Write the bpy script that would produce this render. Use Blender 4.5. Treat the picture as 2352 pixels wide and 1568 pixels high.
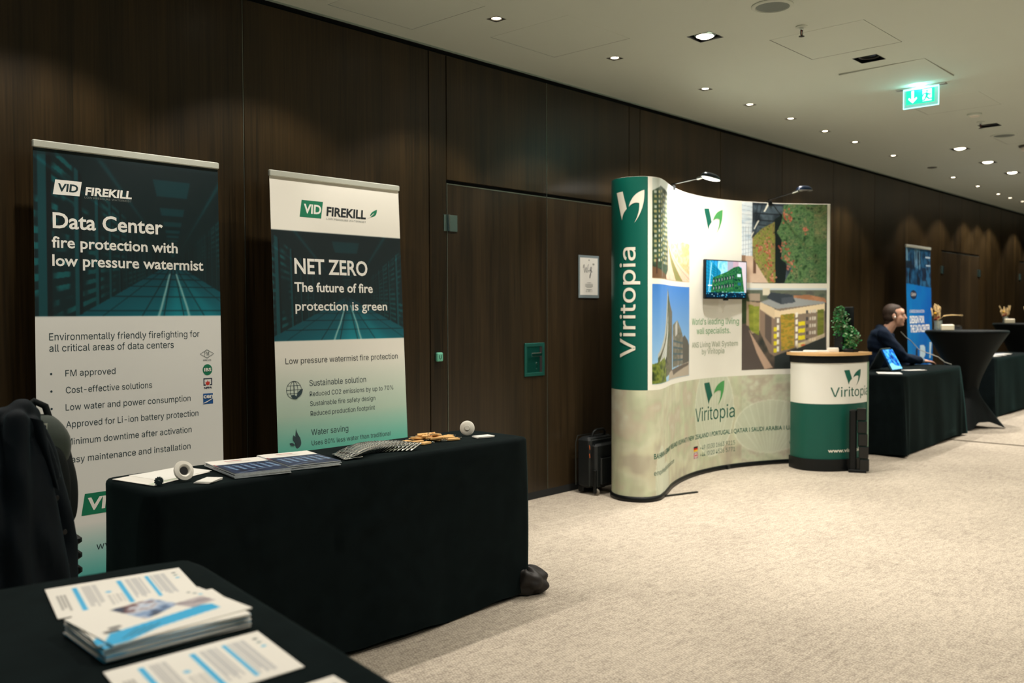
import bpy, bmesh, math, random
import numpy as np
from mathutils import Vector, Matrix

random.seed(7)
rng = np.random.default_rng(11)
R = math.radians
sc = bpy.context.scene
for o in list(bpy.data.objects):
    bpy.data.objects.remove(o)

# ------------------------------------------------------------------ camera
H_CAM, D_CAM, F_PX = 1.32, 4.274, 2113.0
yaw, pitch, roll = R(42.68), R(-1.79), R(-0.226)
fw = Vector((math.cos(yaw) * math.cos(pitch), math.sin(yaw) * math.cos(pitch), math.sin(pitch)))
rt = Vector((math.sin(yaw), -math.cos(yaw), 0.0))
up = rt.cross(fw)
rt = rt * math.cos(roll) + up * math.sin(roll)
up = rt.cross(fw)
cam_data = bpy.data.cameras.new('camera')
cam_data.sensor_width = 36.0
cam_data.lens = 36.0 * F_PX / 2352.0
cam_data.clip_start = 0.05
cam_data.clip_end = 100
cam = bpy.data.objects.new('camera', cam_data)
sc.collection.objects.link(cam)
cam.matrix_world = Matrix(((rt.x, up.x, -fw.x, 0.0), (rt.y, up.y, -fw.y, -D_CAM), (rt.z, up.z, -fw.z, H_CAM), (0, 0, 0, 1)))
cam_data.dof.use_dof = True
cam_data.dof.focus_distance = 3.9
cam_data.dof.aperture_fstop = 2.8
sc.camera = cam

# ------------------------------------------------------------------ world, colour management
world = bpy.data.worlds.new('world')
sc.world = world
world.use_nodes = True
wb = world.node_tree.nodes['Background']
wb.inputs[0].default_value = (0.18, 0.54, 0.54, 1)
wb.inputs[1].default_value = 0.075
sc.view_settings.view_transform = 'Standard'
sc.view_settings.look = 'None'
sc.view_settings.exposure = 0.0
sc.view_settings.gamma = 1.0
sc.view_settings.use_curve_mapping = False

WARM = (1.0, 0.93, 0.835)


def spot(name, loc, power, size=150, blend=0.9, col=WARM, aim=None, radius=0.03):
    l = bpy.data.lights.new(name, 'SPOT')
    l.energy = power
    l.color = col
    l.spot_size = R(size)
    l.spot_blend = blend
    l.shadow_soft_size = radius
    o = bpy.data.objects.new(name, l)
    sc.collection.objects.link(o)
    o.location = loc
    d = Vector(aim if aim else (loc[0], loc[1], 0)) - Vector(loc)
    o.rotation_euler = d.to_track_quat('-Z', 'Y').to_euler()
    return o


CEIL = 2.98
SMALL_LIGHTS = [(-0.67, -.65), (0.45, -.65), (1.57, -.65), (2.69, -.65), (3.812, -.648), (4.928, -.655), (6.07, -.649), (6.774, -.636), (7.506, -.631),
                (8.251, -.608), (8.986, -.588), (10.05, -.568), (12.207, -.508), (13.293, -.487), (14.391, -.446),
                (15.014, -.44), (15.625, -.453), (17.0, -.45), (18.2, -.45)]
BIG_LIGHTS = [(4.922, -1.332, 1), (6.088, -1.866, 0), (9.009, -1.799, 0), (10.099, -1.223, 1), (11.233, -1.175, 1),
              (12.289, -1.156, 1), (4.90, -2.50, 1), (6.1, -4.05, .6), (9.0, -4.0, 1), (2.2, -4.05, 1),  # outer rows are unseen, added to light the carpet and banners
              (12.5, -3.9, 1), (4.2, -6.0, 1), (8.0, -6.0, 1), (14.5, -1.2, 1), (7.5, -3.2, .5), (0.9, -3.0, .36)]  # last one is unseen too, added to brighten the near table
SMALL_W = 58
BIG_W = 225

# ------------------------------------------------------------------ helpers
ALL = {}


def link(o):
    sc.collection.objects.link(o)
    return o


def tag(o, label=None, cat=None, group=None, kind=None):
    if label: o['label'] = label
    if cat: o['category'] = cat
    if group: o['group'] = group
    if kind: o['kind'] = kind
    return o


def empty(name, loc, label=None, cat=None, group=None, rz=0.0):
    o = bpy.data.objects.new(name, None)
    o.empty_display_size = 0.05
    link(o)
    o.location = loc
    o.rotation_euler = (0, 0, rz)
    return tag(o, label, cat, group)


class MB:
    """collects faces of one mesh"""
    def __init__(s):
        s.v, s.f = [], []

    def add(s, vs, fs):
        n = len(s.v)
        s.v += [tuple(map(float, p)) for p in vs]
        s.f += [tuple(i + n for i in f) for f in fs]
        return s

    def box(s, c, d, rz=0.0, rx=0.0, ry=0.0):
        m = Matrix.Rotation(rz, 3, 'Z') @ Matrix.Rotation(ry, 3, 'Y') @ Matrix.Rotation(rx, 3, 'X')
        vs = []
        for z in (-.5, .5):
            for x, y in ((-.5, -.5), (.5, -.5), (.5, .5), (-.5, .5)):
                vs.append(Vector(c) + m @ Vector((x * d[0], y * d[1], z * d[2])))
        return s.add(vs, [(3, 2, 1, 0), (4, 5, 6, 7), (0, 1, 5, 4), (1, 2, 6, 5), (2, 3, 7, 6), (3, 0, 4, 7)])

    def bbox(s, c, d, b=0.004, rz=0.0):
        """box with chamfered vertical and top edges"""
        hx, hy, hz = d[0] / 2, d[1] / 2, d[2] / 2
        rings = []
        for z, i in ((-hz, b), (-hz + b, 0), (hz - b, 0), (hz, b)):
            x, y = hx - i, hy - i
            rings.append([(x - b, -y), (x, -y + b), (x, y - b), (x - b, y), (-x + b, y), (-x, y - b), (-x, -y + b), (-x + b, -y)])
        m = Matrix.Rotation(rz, 3, 'Z')
        vs = []
        for k, z in enumerate((-hz, -hz + b, hz - b, hz)):
            for x, y in rings[k]:
                vs.append(Vector(c) + m @ Vector((x, y, z)))
        fs = [tuple(range(7, -1, -1)), tuple(range(24, 32))]
        for k in range(3):
            for i in range(8):
                j = (i + 1) % 8
                fs.append((k * 8 + i, k * 8 + j, k * 8 + 8 + j, k * 8 + 8 + i))
        return s.add(vs, fs)

    def tube(s, pts, r, n=10, caps=True):
        pts = [Vector(p) for p in pts]
        rs = r if isinstance(r, (list, tuple)) else [r] * len(pts)
        vs, fs = [], []
        a = None
        for i, p in enumerate(pts):
            t = (pts[min(i + 1, len(pts) - 1)] - pts[max(i - 1, 0)]).normalized()
            if a is None:
                a = Vector((0, 0, 1)).cross(t)
                if a.length < 1e-3: a = Vector((1, 0, 0))
            a = (a - t * a.dot(t)).normalized()
            b = t.cross(a)
            for k in range(n):
                w = 2 * math.pi * k / n
                vs.append(p + (a * math.cos(w) + b * math.sin(w)) * rs[i])
        for i in range(len(pts) - 1):
            for k in range(n):
                j = (k + 1) % n
                fs.append((i * n + k, i * n + j, i * n + n + j, i * n + n + k))
        if caps:
            fs.append(tuple(range(n - 1, -1, -1)))
            m = (len(pts) - 1) * n
            fs.append(tuple(range(m, m + n)))
        return s.add(vs, fs)

    def lathe(s, prof, n=24, c=(0, 0, 0), axis=(0, 0, 1), close=False):
        """prof: list of (radius, height) along axis"""
        ax = Vector(axis).normalized()
        a = ax.orthogonal().normalized()
        b = ax.cross(a)
        c = Vector(c)
        vs, fs = [], []
        for r_, h in prof:
            for k in range(n):
                w = 2 * math.pi * k / n
                vs.append(c + ax * h + (a * math.cos(w) + b * math.sin(w)) * max(r_, 1e-5))
        m = len(prof)
        for i in range(m - 1 + (1 if close else 0)):
            i2 = (i + 1) % m
            for k in range(n):
                j = (k + 1) % n
                fs.append((i * n + k, i * n + j, i2 * n + j, i2 * n + k))
        return s.add(vs, fs)

    def grid(s, fn, nu, nv, wrap=False):
        vs = [fn(i / (nu if wrap else max(nu - 1, 1)), j / (nv - 1)) for j in range(nv) for i in range(nu)]
        fs = []
        for j in range(nv - 1):
            for i in range(nu if wrap else nu - 1):
                i2 = (i + 1) % nu
                fs.append((j * nu + i, j * nu + i2, (j + 1) * nu + i2, (j + 1) * nu + i))
        return s.add(vs, fs)

    def prism(s, poly, z0, z1):
        n = len(poly)
        vs = [(x, y, z0) for x, y in poly] + [(x, y, z1) for x, y in poly]
        fs = [tuple(range(n - 1, -1, -1)), tuple(range(n, 2 * n))]
        fs += [(i, (i + 1) % n, n + (i + 1) % n, n + i) for i in range(n)]
        return s.add(vs, fs)

    def ball(s, c, r, n=12, m=8):
        rr = r if isinstance(r, (list, tuple)) else (r, r, r)
        vs = [(c[0], c[1], c[2] - rr[2])]
        for i in range(1, m):
            ph = -math.pi / 2 + math.pi * i / m
            for k in range(n):
                w = 2 * math.pi * k / n
                vs.append((c[0] + rr[0] * math.cos(ph) * math.cos(w), c[1] + rr[1] * math.cos(ph) * math.sin(w), c[2] + rr[2] * math.sin(ph)))
        vs.append((c[0], c[1], c[2] + rr[2]))
        fs = [(0, 1 + (k + 1) % n, 1 + k) for k in range(n)]
        for i in range(m - 2):
            for k in range(n):
                j = (k + 1) % n
                a = 1 + i * n
                fs.append((a + k, a + j, a + n + j, a + n + k))
        t = len(vs) - 1
        a = 1 + (m - 2) * n
        fs += [(a + k, a + (k + 1) % n, t) for k in range(n)]
        return s.add(vs, fs)

    def xf(s, M):
        s.v = [tuple(M @ Vector(p)) for p in s.v]
        return s

    def build(s, name, mat, parent=None, smooth=False, world=False, label=None):
        me = bpy.data.meshes.new(name)
        off = Vector((0, 0, 0))
        vs = s.v
        if world and parent is not None:
            p = parent
            M = Matrix.Identity(4)
            chain = []
            while p is not None:
                chain.append(p)
                p = p.parent
            for q in reversed(chain):
                M = M @ Matrix.LocRotScale(q.location, q.rotation_euler, q.scale)
            Mi = M.inverted()
            vs = [tuple(Mi @ Vector(p)) for p in vs]
        me.from_pydata(vs, [], s.f)
        me.update()
        if smooth:
            me.shade_smooth()
            if smooth != 'full':
                try:
                    me.set_sharp_from_angle(angle=R(smooth if smooth is not True else 40))
                except Exception:
                    pass
        o = bpy.data.objects.new(name, me)
        link(o)
        if mat: me.materials.append(mat)
        if parent: o.parent = parent
        if label: o['label'] = label
        return o


def structure(name, mb, mat, label=None):
    return tag(mb.build(name, mat), label, None, None, 'structure')


def copy_tree(o, loc=None, rot=None, label=None, parent=None):
    c = o.copy()
    link(c)
    c.parent = parent
    if loc is not None: c.location = loc
    if rot is not None: c.rotation_euler = rot
    if label: c['label'] = label
    for ch in list(o.children):
        copy_tree(ch, parent=c)
    return c


# ------------------------------------------------------------------ materials
def lin(c):
    c = np.asarray(c, float) / 255.0
    return np.where(c <= .04045, c / 12.92, ((c + .055) / 1.055) ** 2.4)


MATS = {}


def mat(name, col, rough=0.5, metal=0.0, spec=0.5, noise=0.08, nscale=40.0, bump=0.0, emit=None, estr=0.0, sheen=0.0,
        sheen_tint=(1, 1, 1), trans=0.0, alpha=1.0, coat=0.0, srgb=True, aniso=0.0):
    if name in MATS: return MATS[name]
    m = bpy.data.materials.new(name)
    m.use_nodes = True
    nt = m.node_tree
    b = nt.nodes['Principled BSDF']
    c = lin(col) if srgb else np.array(col)
    if noise > 0:
        tc = nt.nodes.new('ShaderNodeTexCoord')
        nz = nt.nodes.new('ShaderNodeTexNoise')
        nz.inputs['Scale'].default_value = nscale
        nz.inputs['Detail'].default_value = 4
        mr = nt.nodes.new('ShaderNodeMapRange')
        mr.inputs[3].default_value = 1 - noise
        mr.inputs[4].default_value = 1 + noise
        vm = nt.nodes.new('ShaderNodeVectorMath')
        vm.operation = 'SCALE'
        vm.inputs[0].default_value = tuple(c)
        nt.links.new(tc.outputs['Object'], nz.inputs['Vector'])
        nt.links.new(nz.outputs['Fac'], mr.inputs[0])
        nt.links.new(mr.outputs[0], vm.inputs['Scale'])
        nt.links.new(vm.outputs[0], b.inputs['Base Color'])
        if bump > 0:
            bp = nt.nodes.new('ShaderNodeBump')
            bp.inputs['Strength'].default_value = bump
            bp.inputs['Distance'].default_value = 0.002
            nt.links.new(nz.outputs['Fac'], bp.inputs['Height'])
            nt.links.new(bp.outputs[0], b.inputs['Normal'])
    else:
        b.inputs['Base Color'].default_value = (*c, 1)
    b.inputs['Roughness'].default_value = rough
    b.inputs['Metallic'].default_value = metal
    b.inputs['Specular IOR Level'].default_value = spec
    b.inputs['Coat Weight'].default_value = coat
    b.inputs['Anisotropic'].default_value = aniso
    if sheen:
        b.inputs['Sheen Weight'].default_value = sheen
        b.inputs['Sheen Tint'].default_value = (*sheen_tint, 1)
        b.inputs['Sheen Roughness'].default_value = 0.4
    if trans:
        b.inputs['Transmission Weight'].default_value = trans
    if emit is not None:
        b.inputs['Emission Color'].default_value = (*lin(emit), 1)
        b.inputs['Emission Strength'].default_value = estr
    MATS[name] = m
    return m


def print_mat(name, rough=0.45, emit=0.0, spec=0.4, trans=0.0):
    if name in MATS: return MATS[name]
    m = bpy.data.materials.new(name)
    m.use_nodes = True
    nt = m.node_tree
    b = nt.nodes['Principled BSDF']
    a = nt.nodes.new('ShaderNodeAttribute')
    a.attribute_name = 'ink'
    nt.links.new(a.outputs['Color'], b.inputs['Base Color'])
    b.inputs['Roughness'].default_value = rough
    b.inputs['Specular IOR Level'].default_value = spec
    if emit:
        nt.links.new(a.outputs['Color'], b.inputs['Emission Color'])
        b.inputs['Emission Strength'].default_value = emit
    MATS[name] = m
    return m


def wood_mat(name, c0, c1, grain=(55, 55, 1.3), rough=0.33, amt=1.0):
    m = bpy.data.materials.new(name)
    m.use_nodes = True
    nt = m.node_tree
    b = nt.nodes['Principled BSDF']
    g = nt.nodes.new('ShaderNodeNewGeometry')
    oi = nt.nodes.new('ShaderNodeObjectInfo')
    off = nt.nodes.new('ShaderNodeVectorMath'); off.operation = 'SCALE'
    off.inputs[0].default_value = (37, 11, 53)
    nt.links.new(oi.outputs['Random'], off.inputs['Scale'])
    add = nt.nodes.new('ShaderNodeVectorMath'); add.operation = 'ADD'
    nt.links.new(g.outputs['Position'], add.inputs[0])
    nt.links.new(off.outputs[0], add.inputs[1])
    def noise(scl, detail, sc_):
        mp = nt.nodes.new('ShaderNodeMapping')
        mp.inputs['Scale'].default_value = scl
        nt.links.new(add.outputs[0], mp.inputs[0])
        n = nt.nodes.new('ShaderNodeTexNoise')
        n.inputs['Scale'].default_value = sc_
        n.inputs['Detail'].default_value = detail
        nt.links.new(mp.outputs[0], n.inputs['Vector'])
        return n
    fine = noise((110, 110, 2.2), 5, 1.0)
    wide = noise((9, 9, 0.35), 3, 1.0)
    mx = nt.nodes.new('ShaderNodeMath'); mx.operation = 'MULTIPLY_ADD'
    mx.inputs[1].default_value = 0.55
    nt.links.new(fine.outputs['Fac'], mx.inputs[0])
    w2 = nt.nodes.new('ShaderNodeMath'); w2.operation = 'MULTIPLY'; w2.inputs[1].default_value = 0.55
    nt.links.new(wide.outputs['Fac'], w2.inputs[0])
    nt.links.new(w2.outputs[0], mx.inputs[2])
    rmp = nt.nodes.new('ShaderNodeValToRGB')
    rmp.color_ramp.elements[0].position = 0.36
    rmp.color_ramp.elements[0].color = (*c0, 1)
    rmp.color_ramp.elements[1].position = 0.74
    rmp.color_ramp.elements[1].color = (*c1, 1)
    nt.links.new(mx.outputs[0], rmp.inputs[0])
    # board to board tone
    hs = nt.nodes.new('ShaderNodeHueSaturation')
    mr = nt.nodes.new('ShaderNodeMapRange')
    mr.inputs[3].default_value = 0.72; mr.inputs[4].default_value = 1.2
    nt.links.new(oi.outputs['Random'], mr.inputs[0])
    nt.links.new(mr.outputs[0], hs.inputs['Value'])
    nt.links.new(rmp.outputs[0], hs.inputs['Color'])
    nt.links.new(hs.outputs[0], b.inputs['Base Color'])
    bp = nt.nodes.new('ShaderNodeBump')
    bp.inputs['Strength'].default_value = 0.12
    bp.inputs['Distance'].default_value = 0.0006
    nt.links.new(fine.outputs['Fac'], bp.inputs['Height'])
    nt.links.new(bp.outputs[0], b.inputs['Normal'])
    b.inputs['Roughness'].default_value = rough
    b.inputs['Specular IOR Level'].default_value = 0.36
    return m


def carpet_mat():
    m = bpy.data.materials.new('beige_carpet')
    m.use_nodes = True
    nt = m.node_tree
    b = nt.nodes['Principled BSDF']
    g = nt.nodes.new('ShaderNodeNewGeometry')
    def noise(scl, detail=3, typ='N', rot=0.0, sc_=1.0):
        mp = nt.nodes.new('ShaderNodeMapping')
        mp.inputs['Rotation'].default_value = (0, 0, rot)
        mp.inputs['Scale'].default_value = scl
        nt.links.new(g.outputs['Position'], mp.inputs[0])
        if typ == 'V':
            n = nt.nodes.new('ShaderNodeTexVoronoi')
            n.inputs['Randomness'].default_value = 0.55
        else:
            n = nt.nodes.new('ShaderNodeTexNoise')
            n.inputs['Detail'].default_value = detail
        n.inputs['Scale'].default_value = sc_
        nt.links.new(mp.outputs[0], n.inputs['Vector'])
        return n
    loops = noise((85, 120, 85), typ='V', rot=R(20))
    fibre = noise((160, 420, 160), 4, rot=R(25))
    streak = noise((9, 42, 9), 5, rot=R(10))
    streak2 = noise((42, 9, 9), 5, rot=R(10))
    big = noise((1.3, 1.6, 1), 4)
    def madd(a, k, c):
        n = nt.nodes.new('ShaderNodeMath'); n.operation = 'MULTIPLY_ADD'
        nt.links.new(a, n.inputs[0]); n.inputs[1].default_value = k
        if isinstance(c, (int, float)): n.inputs[2].default_value = c
        else: nt.links.new(c, n.inputs[2])
        return n.outputs[0]
    s = madd(loops.outputs['Distance'], -0.42, 0.42)
    s = madd(fibre.outputs['Fac'], 0.20, s)
    s = madd(streak.outputs['Fac'], 0.34, s)
    s = madd(streak2.outputs['Fac'], 0.24, s)
    s = madd(big.outputs['Fac'], 0.22, s)
    rmp = nt.nodes.new('ShaderNodeValToRGB')
    e = rmp.color_ramp.elements
    e[0].position = 0.46; e[0].color = (0.235, 0.20, 0.16, 1)
    e[1].position = 0.86; e[1].color = (0.54, 0.475, 0.385, 1)
    nt.links.new(s, rmp.inputs[0])
    nt.links.new(rmp.outputs[0], b.inputs['Base Color'])
    b.inputs['Roughness'].default_value = 0.95
    b.inputs['Specular IOR Level'].default_value = 0.1
    bp = nt.nodes.new('ShaderNodeBump')
    bp.inputs['Strength'].default_value = 0.5
    bp.inputs['Distance'].default_value = 0.004
    nt.links.new(s, bp.inputs['Height'])
    nt.links.new(bp.outputs[0], b.inputs['Normal'])
    return m


WOOD = wood_mat('walnut_panelling', (0.0074, 0.0051, 0.0020), (0.044, 0.0262, 0.0090))
WOOD_DARK = wood_mat('walnut_door_veneer', (0.010, 0.007, 0.0036), (0.042, 0.027, 0.012), rough=0.34)
CARPET = carpet_mat()
PAINT = mat('ceiling_paint', (198, 207, 196), 0.85, noise=0.02, nscale=3)
DARK = mat('dark_recess', (8, 12, 12), 0.8, noise=0)
ALU = mat('brushed_aluminium', (196, 202, 196), 0.38, 0.75, nscale=120)
STEEL = mat('satin_steel', (140, 165, 160), 0.32, 1.0, nscale=90)
CHROME = mat('chrome', (215, 220, 222), 0.12, 1.0, noise=0)
CLOTH = mat('black_velvet_cloth', (10, 17, 18), 0.9, 0, 0.06, noise=0.5, nscale=16, bump=0.5, sheen=0.035, sheen_tint=(0.3, 0.8, 0.75))
STRETCH = mat('black_stretch_cloth', (3, 7, 7), 0.7, 0, 0.15, noise=0.2, nscale=10, sheen=0.05, sheen_tint=(0.4, 0.8, 0.8))
SATIN = mat('black_satin_lining', (34, 31, 29), 0.55, 0, 0.3, noise=0.3, nscale=30)
BLACKP = mat('black_plastic', (7, 11, 12), 0.42, 0, 0.3)
BLACKF = mat('black_nylon', (13, 18, 19), 0.7, 0, 0.3, noise=0.3, nscale=80, bump=0.3)
WHITEP = mat('white_card', (238, 236, 228), 0.5, noise=0.01)
WHITEPL = mat('white_enamel', (232, 228, 216), 0.3, noise=0.02)
INK = print_mat('printed_ink')

# ------------------------------------------------------------------ room shell
XMIN, XMAX, YMIN = -4.0, 24.0, -12.0
structure('floor', MB().add([(XMIN, YMIN, 0), (XMAX, YMIN, 0), (XMAX, 0.05, 0), (XMIN, 0.05, 0)], [(0, 1, 2, 3)]), CARPET,
          'beige woven carpet')
tr = MB()
for dx in (-0.011, 0.011):
    tr.box((9.955 + dx, -4.0, 0.002), (0.012, 7.6, 0.006))
tr.box((9.955, -4.0, 0.0008), (0.034, 7.6, 0.003))
structure('trim_1', tr, mat('bronze_floor_strip', (120, 112, 98), 0.4, 0.6), 'thin metal double strip let into the carpet')

# panelled wall: bracing behind, boards as parts
wall = structure('wall_left', MB().box(((XMIN + XMAX) / 2, 0.06, 1.5), (XMAX - XMIN, 0.06, 3.0)), DARK, 'dark walnut panelled wall')
Z0, Z1 = 0.055, 2.945
DOOR_H = 2.143
seams = [-4.0, -2.58, -1.29, 0.0, 1.295, 2.591, 3.881, 4.03]
seams2 = [6.009, 6.159, 7.421, 8.63, 9.839, 11.008, 12.144, 13.30, 13.403]
seams3 = [15.122, 16.24, 17.36]
seams4 = [19.3, 20.6, 21.9, 23.2, 24.0]


def board(x0, x1, z0, z1, name='panel', y=0.0, t=0.02, m=WOOD, parent=wall, gap=0.0035):
    b = MB().bbox(((x0 + x1) / 2, y + t / 2, (z0 + z1) / 2), (x1 - x0 - 2 * gap, t, z1 - z0), 0.0015)
    return b.build(name, m, parent)


def run(sx):
    for a, b in zip(sx[:-1], sx[1:]):
        board(a, b, Z0, Z1)


run(seams); run(seams2); run(seams3); run(seams4)
EDGE = mat('pale_metal_edge', (150, 158, 146), 0.35, 0.9, noise=0)
doors = [(4.03, 5.01, 6.009), (13.403, 14.262, 15.122), (17.36, 18.33, 19.3)]
for a, m_, b in doors:
    board(a, m_, DOOR_H + 0.022, Z1)
    board(m_, b, DOOR_H + 0.022, Z1)
# slim metal edges standing in the joints
for x in (1.295, 2.591, 5.01):
    MB().box((x - 0.0030, 0.003, (Z0 + Z1) / 2), (0.0022, 0.010, Z1 - Z0)).build('metal_edge', EDGE, wall)
MB().box((4.030, 0.003, DOOR_H / 2), (0.0026, 0.012, DOOR_H)).build('metal_edge', EDGE, wall)

dn = 0
for k, (a, m_, b) in enumerate(doors):
    for i, (x0, x1) in enumerate(((a, m_), (m_, b))):
        dn += 1
        leaf = MB().bbox(((x0 + x1) / 2, 0.018, (0.03 + DOOR_H) / 2), (x1 - x0 - 0.007, 0.03, DOOR_H - 0.03), 0.0015)
        dr = structure('door_%d' % dn, leaf, WOOD_DARK, 'flush walnut door leaf set into the panelling')
        MB().box(((x0 + x1) / 2, 0.006, DOOR_H - 0.004), (x1 - x0 - 0.008, 0.01, 0.004)).build('metal_edge', EDGE, dr)
        hx = x0 if i == 0 else x1
        for hz in (1.891, 0.30):
            sg = 1 if i == 0 else -1
            h = MB().bbox((hx + sg * 0.052, -0.0015, hz), (0.072, 0.008, 0.104), 0.001)
            hg = h.build('hinge', STEEL, dr)
            MB().tube([(hx + sg * 0.004, -0.010, hz - .052), (hx + sg * 0.004, -0.010, hz + .052)], 0.0105, 12).build('hinge_knuckle', CHROME, hg, True)
            MB().bbox((hx - sg * 0.017, -0.0015, hz), (0.026, 0.008, 0.104), 0.001).build('hinge_leaf', STEEL, hg)
        if k == 0 and i == 0:
            # recessed pull plate
            TEAL = mat('satin_steel_plate', (62, 140, 128), 0.30, 0.85, nscale=60)  # teal reflection of cool daylight painted into the steel colour
            TEALD = mat('satin_steel_shaded', (30, 104, 94), 0.35, 0.85, nscale=60)  # same steel with the shade of the recess put into its colour
            cx, cz, w, h_ = 4.866, 0.990, 0.212, 0.232
            t_ = 0.024
            fr = MB()
            for c, d in (((cx, -0.0015, cz + h_ / 2 - t_ / 2), (w, 0.008, t_)), ((cx, -0.0015, cz - h_ / 2 + t_ / 2), (w, 0.008, t_)),
                         ((cx - w / 2 + t_ / 2, -0.0015, cz), (t_, 0.008, h_ - 2 * t_)), ((cx + w / 2 - t_ / 2, -0.0015, cz), (t_, 0.008, h_ - 2 * t_))):
                fr.bbox(c, d, 0.001)
            pl = fr.build('pull_plate', TEAL, dr, label='steel frame round the recessed handle, teal reflection painted on')
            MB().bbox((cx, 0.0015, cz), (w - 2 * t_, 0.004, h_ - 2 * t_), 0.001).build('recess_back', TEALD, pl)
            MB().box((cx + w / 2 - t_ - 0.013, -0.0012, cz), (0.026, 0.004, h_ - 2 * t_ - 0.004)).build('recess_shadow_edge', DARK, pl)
            MB().bbox((cx - 0.012, -0.030, cz + 0.036), (0.105, 0.010, 0.026), 0.003).build('lever_handle', CHROME, pl)
            MB().tube([(cx + 0.040, 0.0, cz + .036), (cx + 0.040, -0.032, cz + .036)], 0.010, 12).build('lever_neck', CHROME, pl, True)
            kh = MB()
            kh.lathe([(0, 0.006), (0.006, 0.006), (0.008, 0)], 14, (cx + .022, 0.0, cz - .026), (0, -1, 0))
            kh.box((cx + .022, -0.003, cz - .044), (0.006, 0.004, 0.026))
            kh.lathe([(0, 0.004), (0.004, 0.004), (0.005, 0)], 12, (cx + .022, 0.0, cz - .066), (0, -1, 0))
            kh.build('keyhole', CHROME, pl)
        elif i == 0:
            MB().bbox(((x1 - 0.14), -0.0015, 0.99), (0.212, 0.008, 0.232), 0.001).build('pull_plate', STEEL, dr)
# end wall beyond the frame
structure('wall_far', MB().box((XMAX + .03, YMIN / 2, 1.5), (0.06, -YMIN, 3.0)), WOOD, 'dark end wall')
structure('baseboard_left', MB().box(((XMIN + XMAX) / 2, 0.012, 0.0275), (XMAX - XMIN, 0.02, 0.051)), DARK, 'black recessed skirting')
# ceiling edge trim above the shadow gap
structure('trim_2', MB().box(((XMIN + XMAX) / 2, -0.004, CEIL - 0.004), (XMAX - XMIN, 0.006, 0.012)), mat('ceiling_edge_metal', (150, 165, 155), 0.5, 0.3, noise=0), 'pale metal edge of the ceiling')

# ------------------------------------------------------------------ ceiling with true openings
holes = []       # x0,x1,y0,y1
S2 = 0.041
B2_ = 0.080
for x, y in SMALL_LIGHTS: holes.append((x - S2, x + S2, y - S2, y + S2))
for x, y, on in BIG_LIGHTS: holes.append((x - B2_, x + B2_, y - B2_, y + B2_))
ACCESS = [(4.035, 4.635, -0.985, -0.385), (3.011, 3.611, -0.757, -0.157), (5.250, 5.850, -2.165, -1.583), (6.325, 6.925, -2.14, -1.555),
          (7.55, 8.15, -2.12, -1.55), (9.55, 10.15, -2.25, -1.65)]
holes += ACCESS
xs = sorted({XMIN, XMAX} | {h[0] for h in holes} | {h[1] for h in holes})
ys = sorted({YMIN, 0.0} | {h[2] for h in holes} | {h[3] for h in holes})
cb = MB()
idx = {}


def vid(i, j):
    if (i, j) not in idx:
        idx[(i, j)] = len(cb.v)
        cb.v.append((xs[i], ys[j], CEIL))
    return idx[(i, j)]


for i in range(len(xs) - 1):
    for j in range(len(ys) - 1):
        mx_, my_ = (xs[i] + xs[i + 1]) / 2, (ys[j] + ys[j + 1]) / 2
        if any(h[0] < mx_ < h[1] and h[2] < my_ < h[3] for h in holes): continue
        cb.f.append((vid(i, j), vid(i, j + 1), vid(i + 1, j + 1), vid(i + 1, j)))
ceil = structure('ceiling', cb, PAINT, 'painted ceiling')
MB().box(((XMIN + XMAX) / 2, YMIN / 2 + .05, CEIL + 0.22), (XMAX - XMIN, -YMIN + .1, 0.02)).build('ceiling_void', DARK, ceil)
for k, (x0, x1, y0, y1) in enumerate(ACCESS):
    g = 0.0022 if k in (0, 1, 4, 5) else 0.0042
    p = MB().bbox((0, 0, 0), (x1 - x0 - 2 * g, y1 - y0 - 2 * g, 0.012), 0.001).build('access_panel', PAINT, ceil)
    p.location = ((x0 + x1) / 2, (y0 + y1) / 2, CEIL + 0.006)
    if k == 3:
        p.rotation_euler = (R(-1.1), R(0.8), 0)
        p.location.z -= 0.010
        p['label'] = 'ceiling access panel hanging slightly open'

# ------------------------------------------------------------------ downlights
GLOW = mat('lit_lamp_face', (255, 240, 220), 0.5, noise=0, emit=(255, 236, 208), estr=14.0)
DULL = mat('unlit_lamp_face', (40, 52, 52), 0.2, 0.5, noise=0)
PLATE = mat('grey_fitting_plate', (95, 95, 88), 0.4, 0.6, noise=0)
BLACKM = mat('black_fitting', (10, 13, 13), 0.4, 0.3, noise=0)


def small_proto():
    t = empty('downlight', (0, 0, 0))
    fr = MB()
    r0, r1, n = 0.030, 0.040, 24
    vs, fs = [], []
    for k in range(n):
        w = 2 * math.pi * k / n
        c_, s_ = math.cos(w), math.sin(w)
        q = 0.040 / max(abs(c_), abs(s_))
        vs += [(r0 * c_, r0 * s_, 0.002), (q * c_, q * s_, 0.0005), (r0 * .85 * c_, r0 * .85 * s_, 0.016)]
    for k in range(n):
        j = (k + 1) % n
        fs += [(k * 3, k * 3 + 1, j * 3 + 1, j * 3), (k * 3 + 2, k * 3, j * 3, j * 3 + 2)]
    fr.add(vs, fs).build('fitting_plate', PLATE, t, True)
    MB().lathe([(0.0, 0.004), (0.012, 0.0035), (0.022, 0.0045), (0.0275, 0.009)], 20, (0, 0, 0)).build('lamp', GLOW, t, 'full')
    return t


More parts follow.
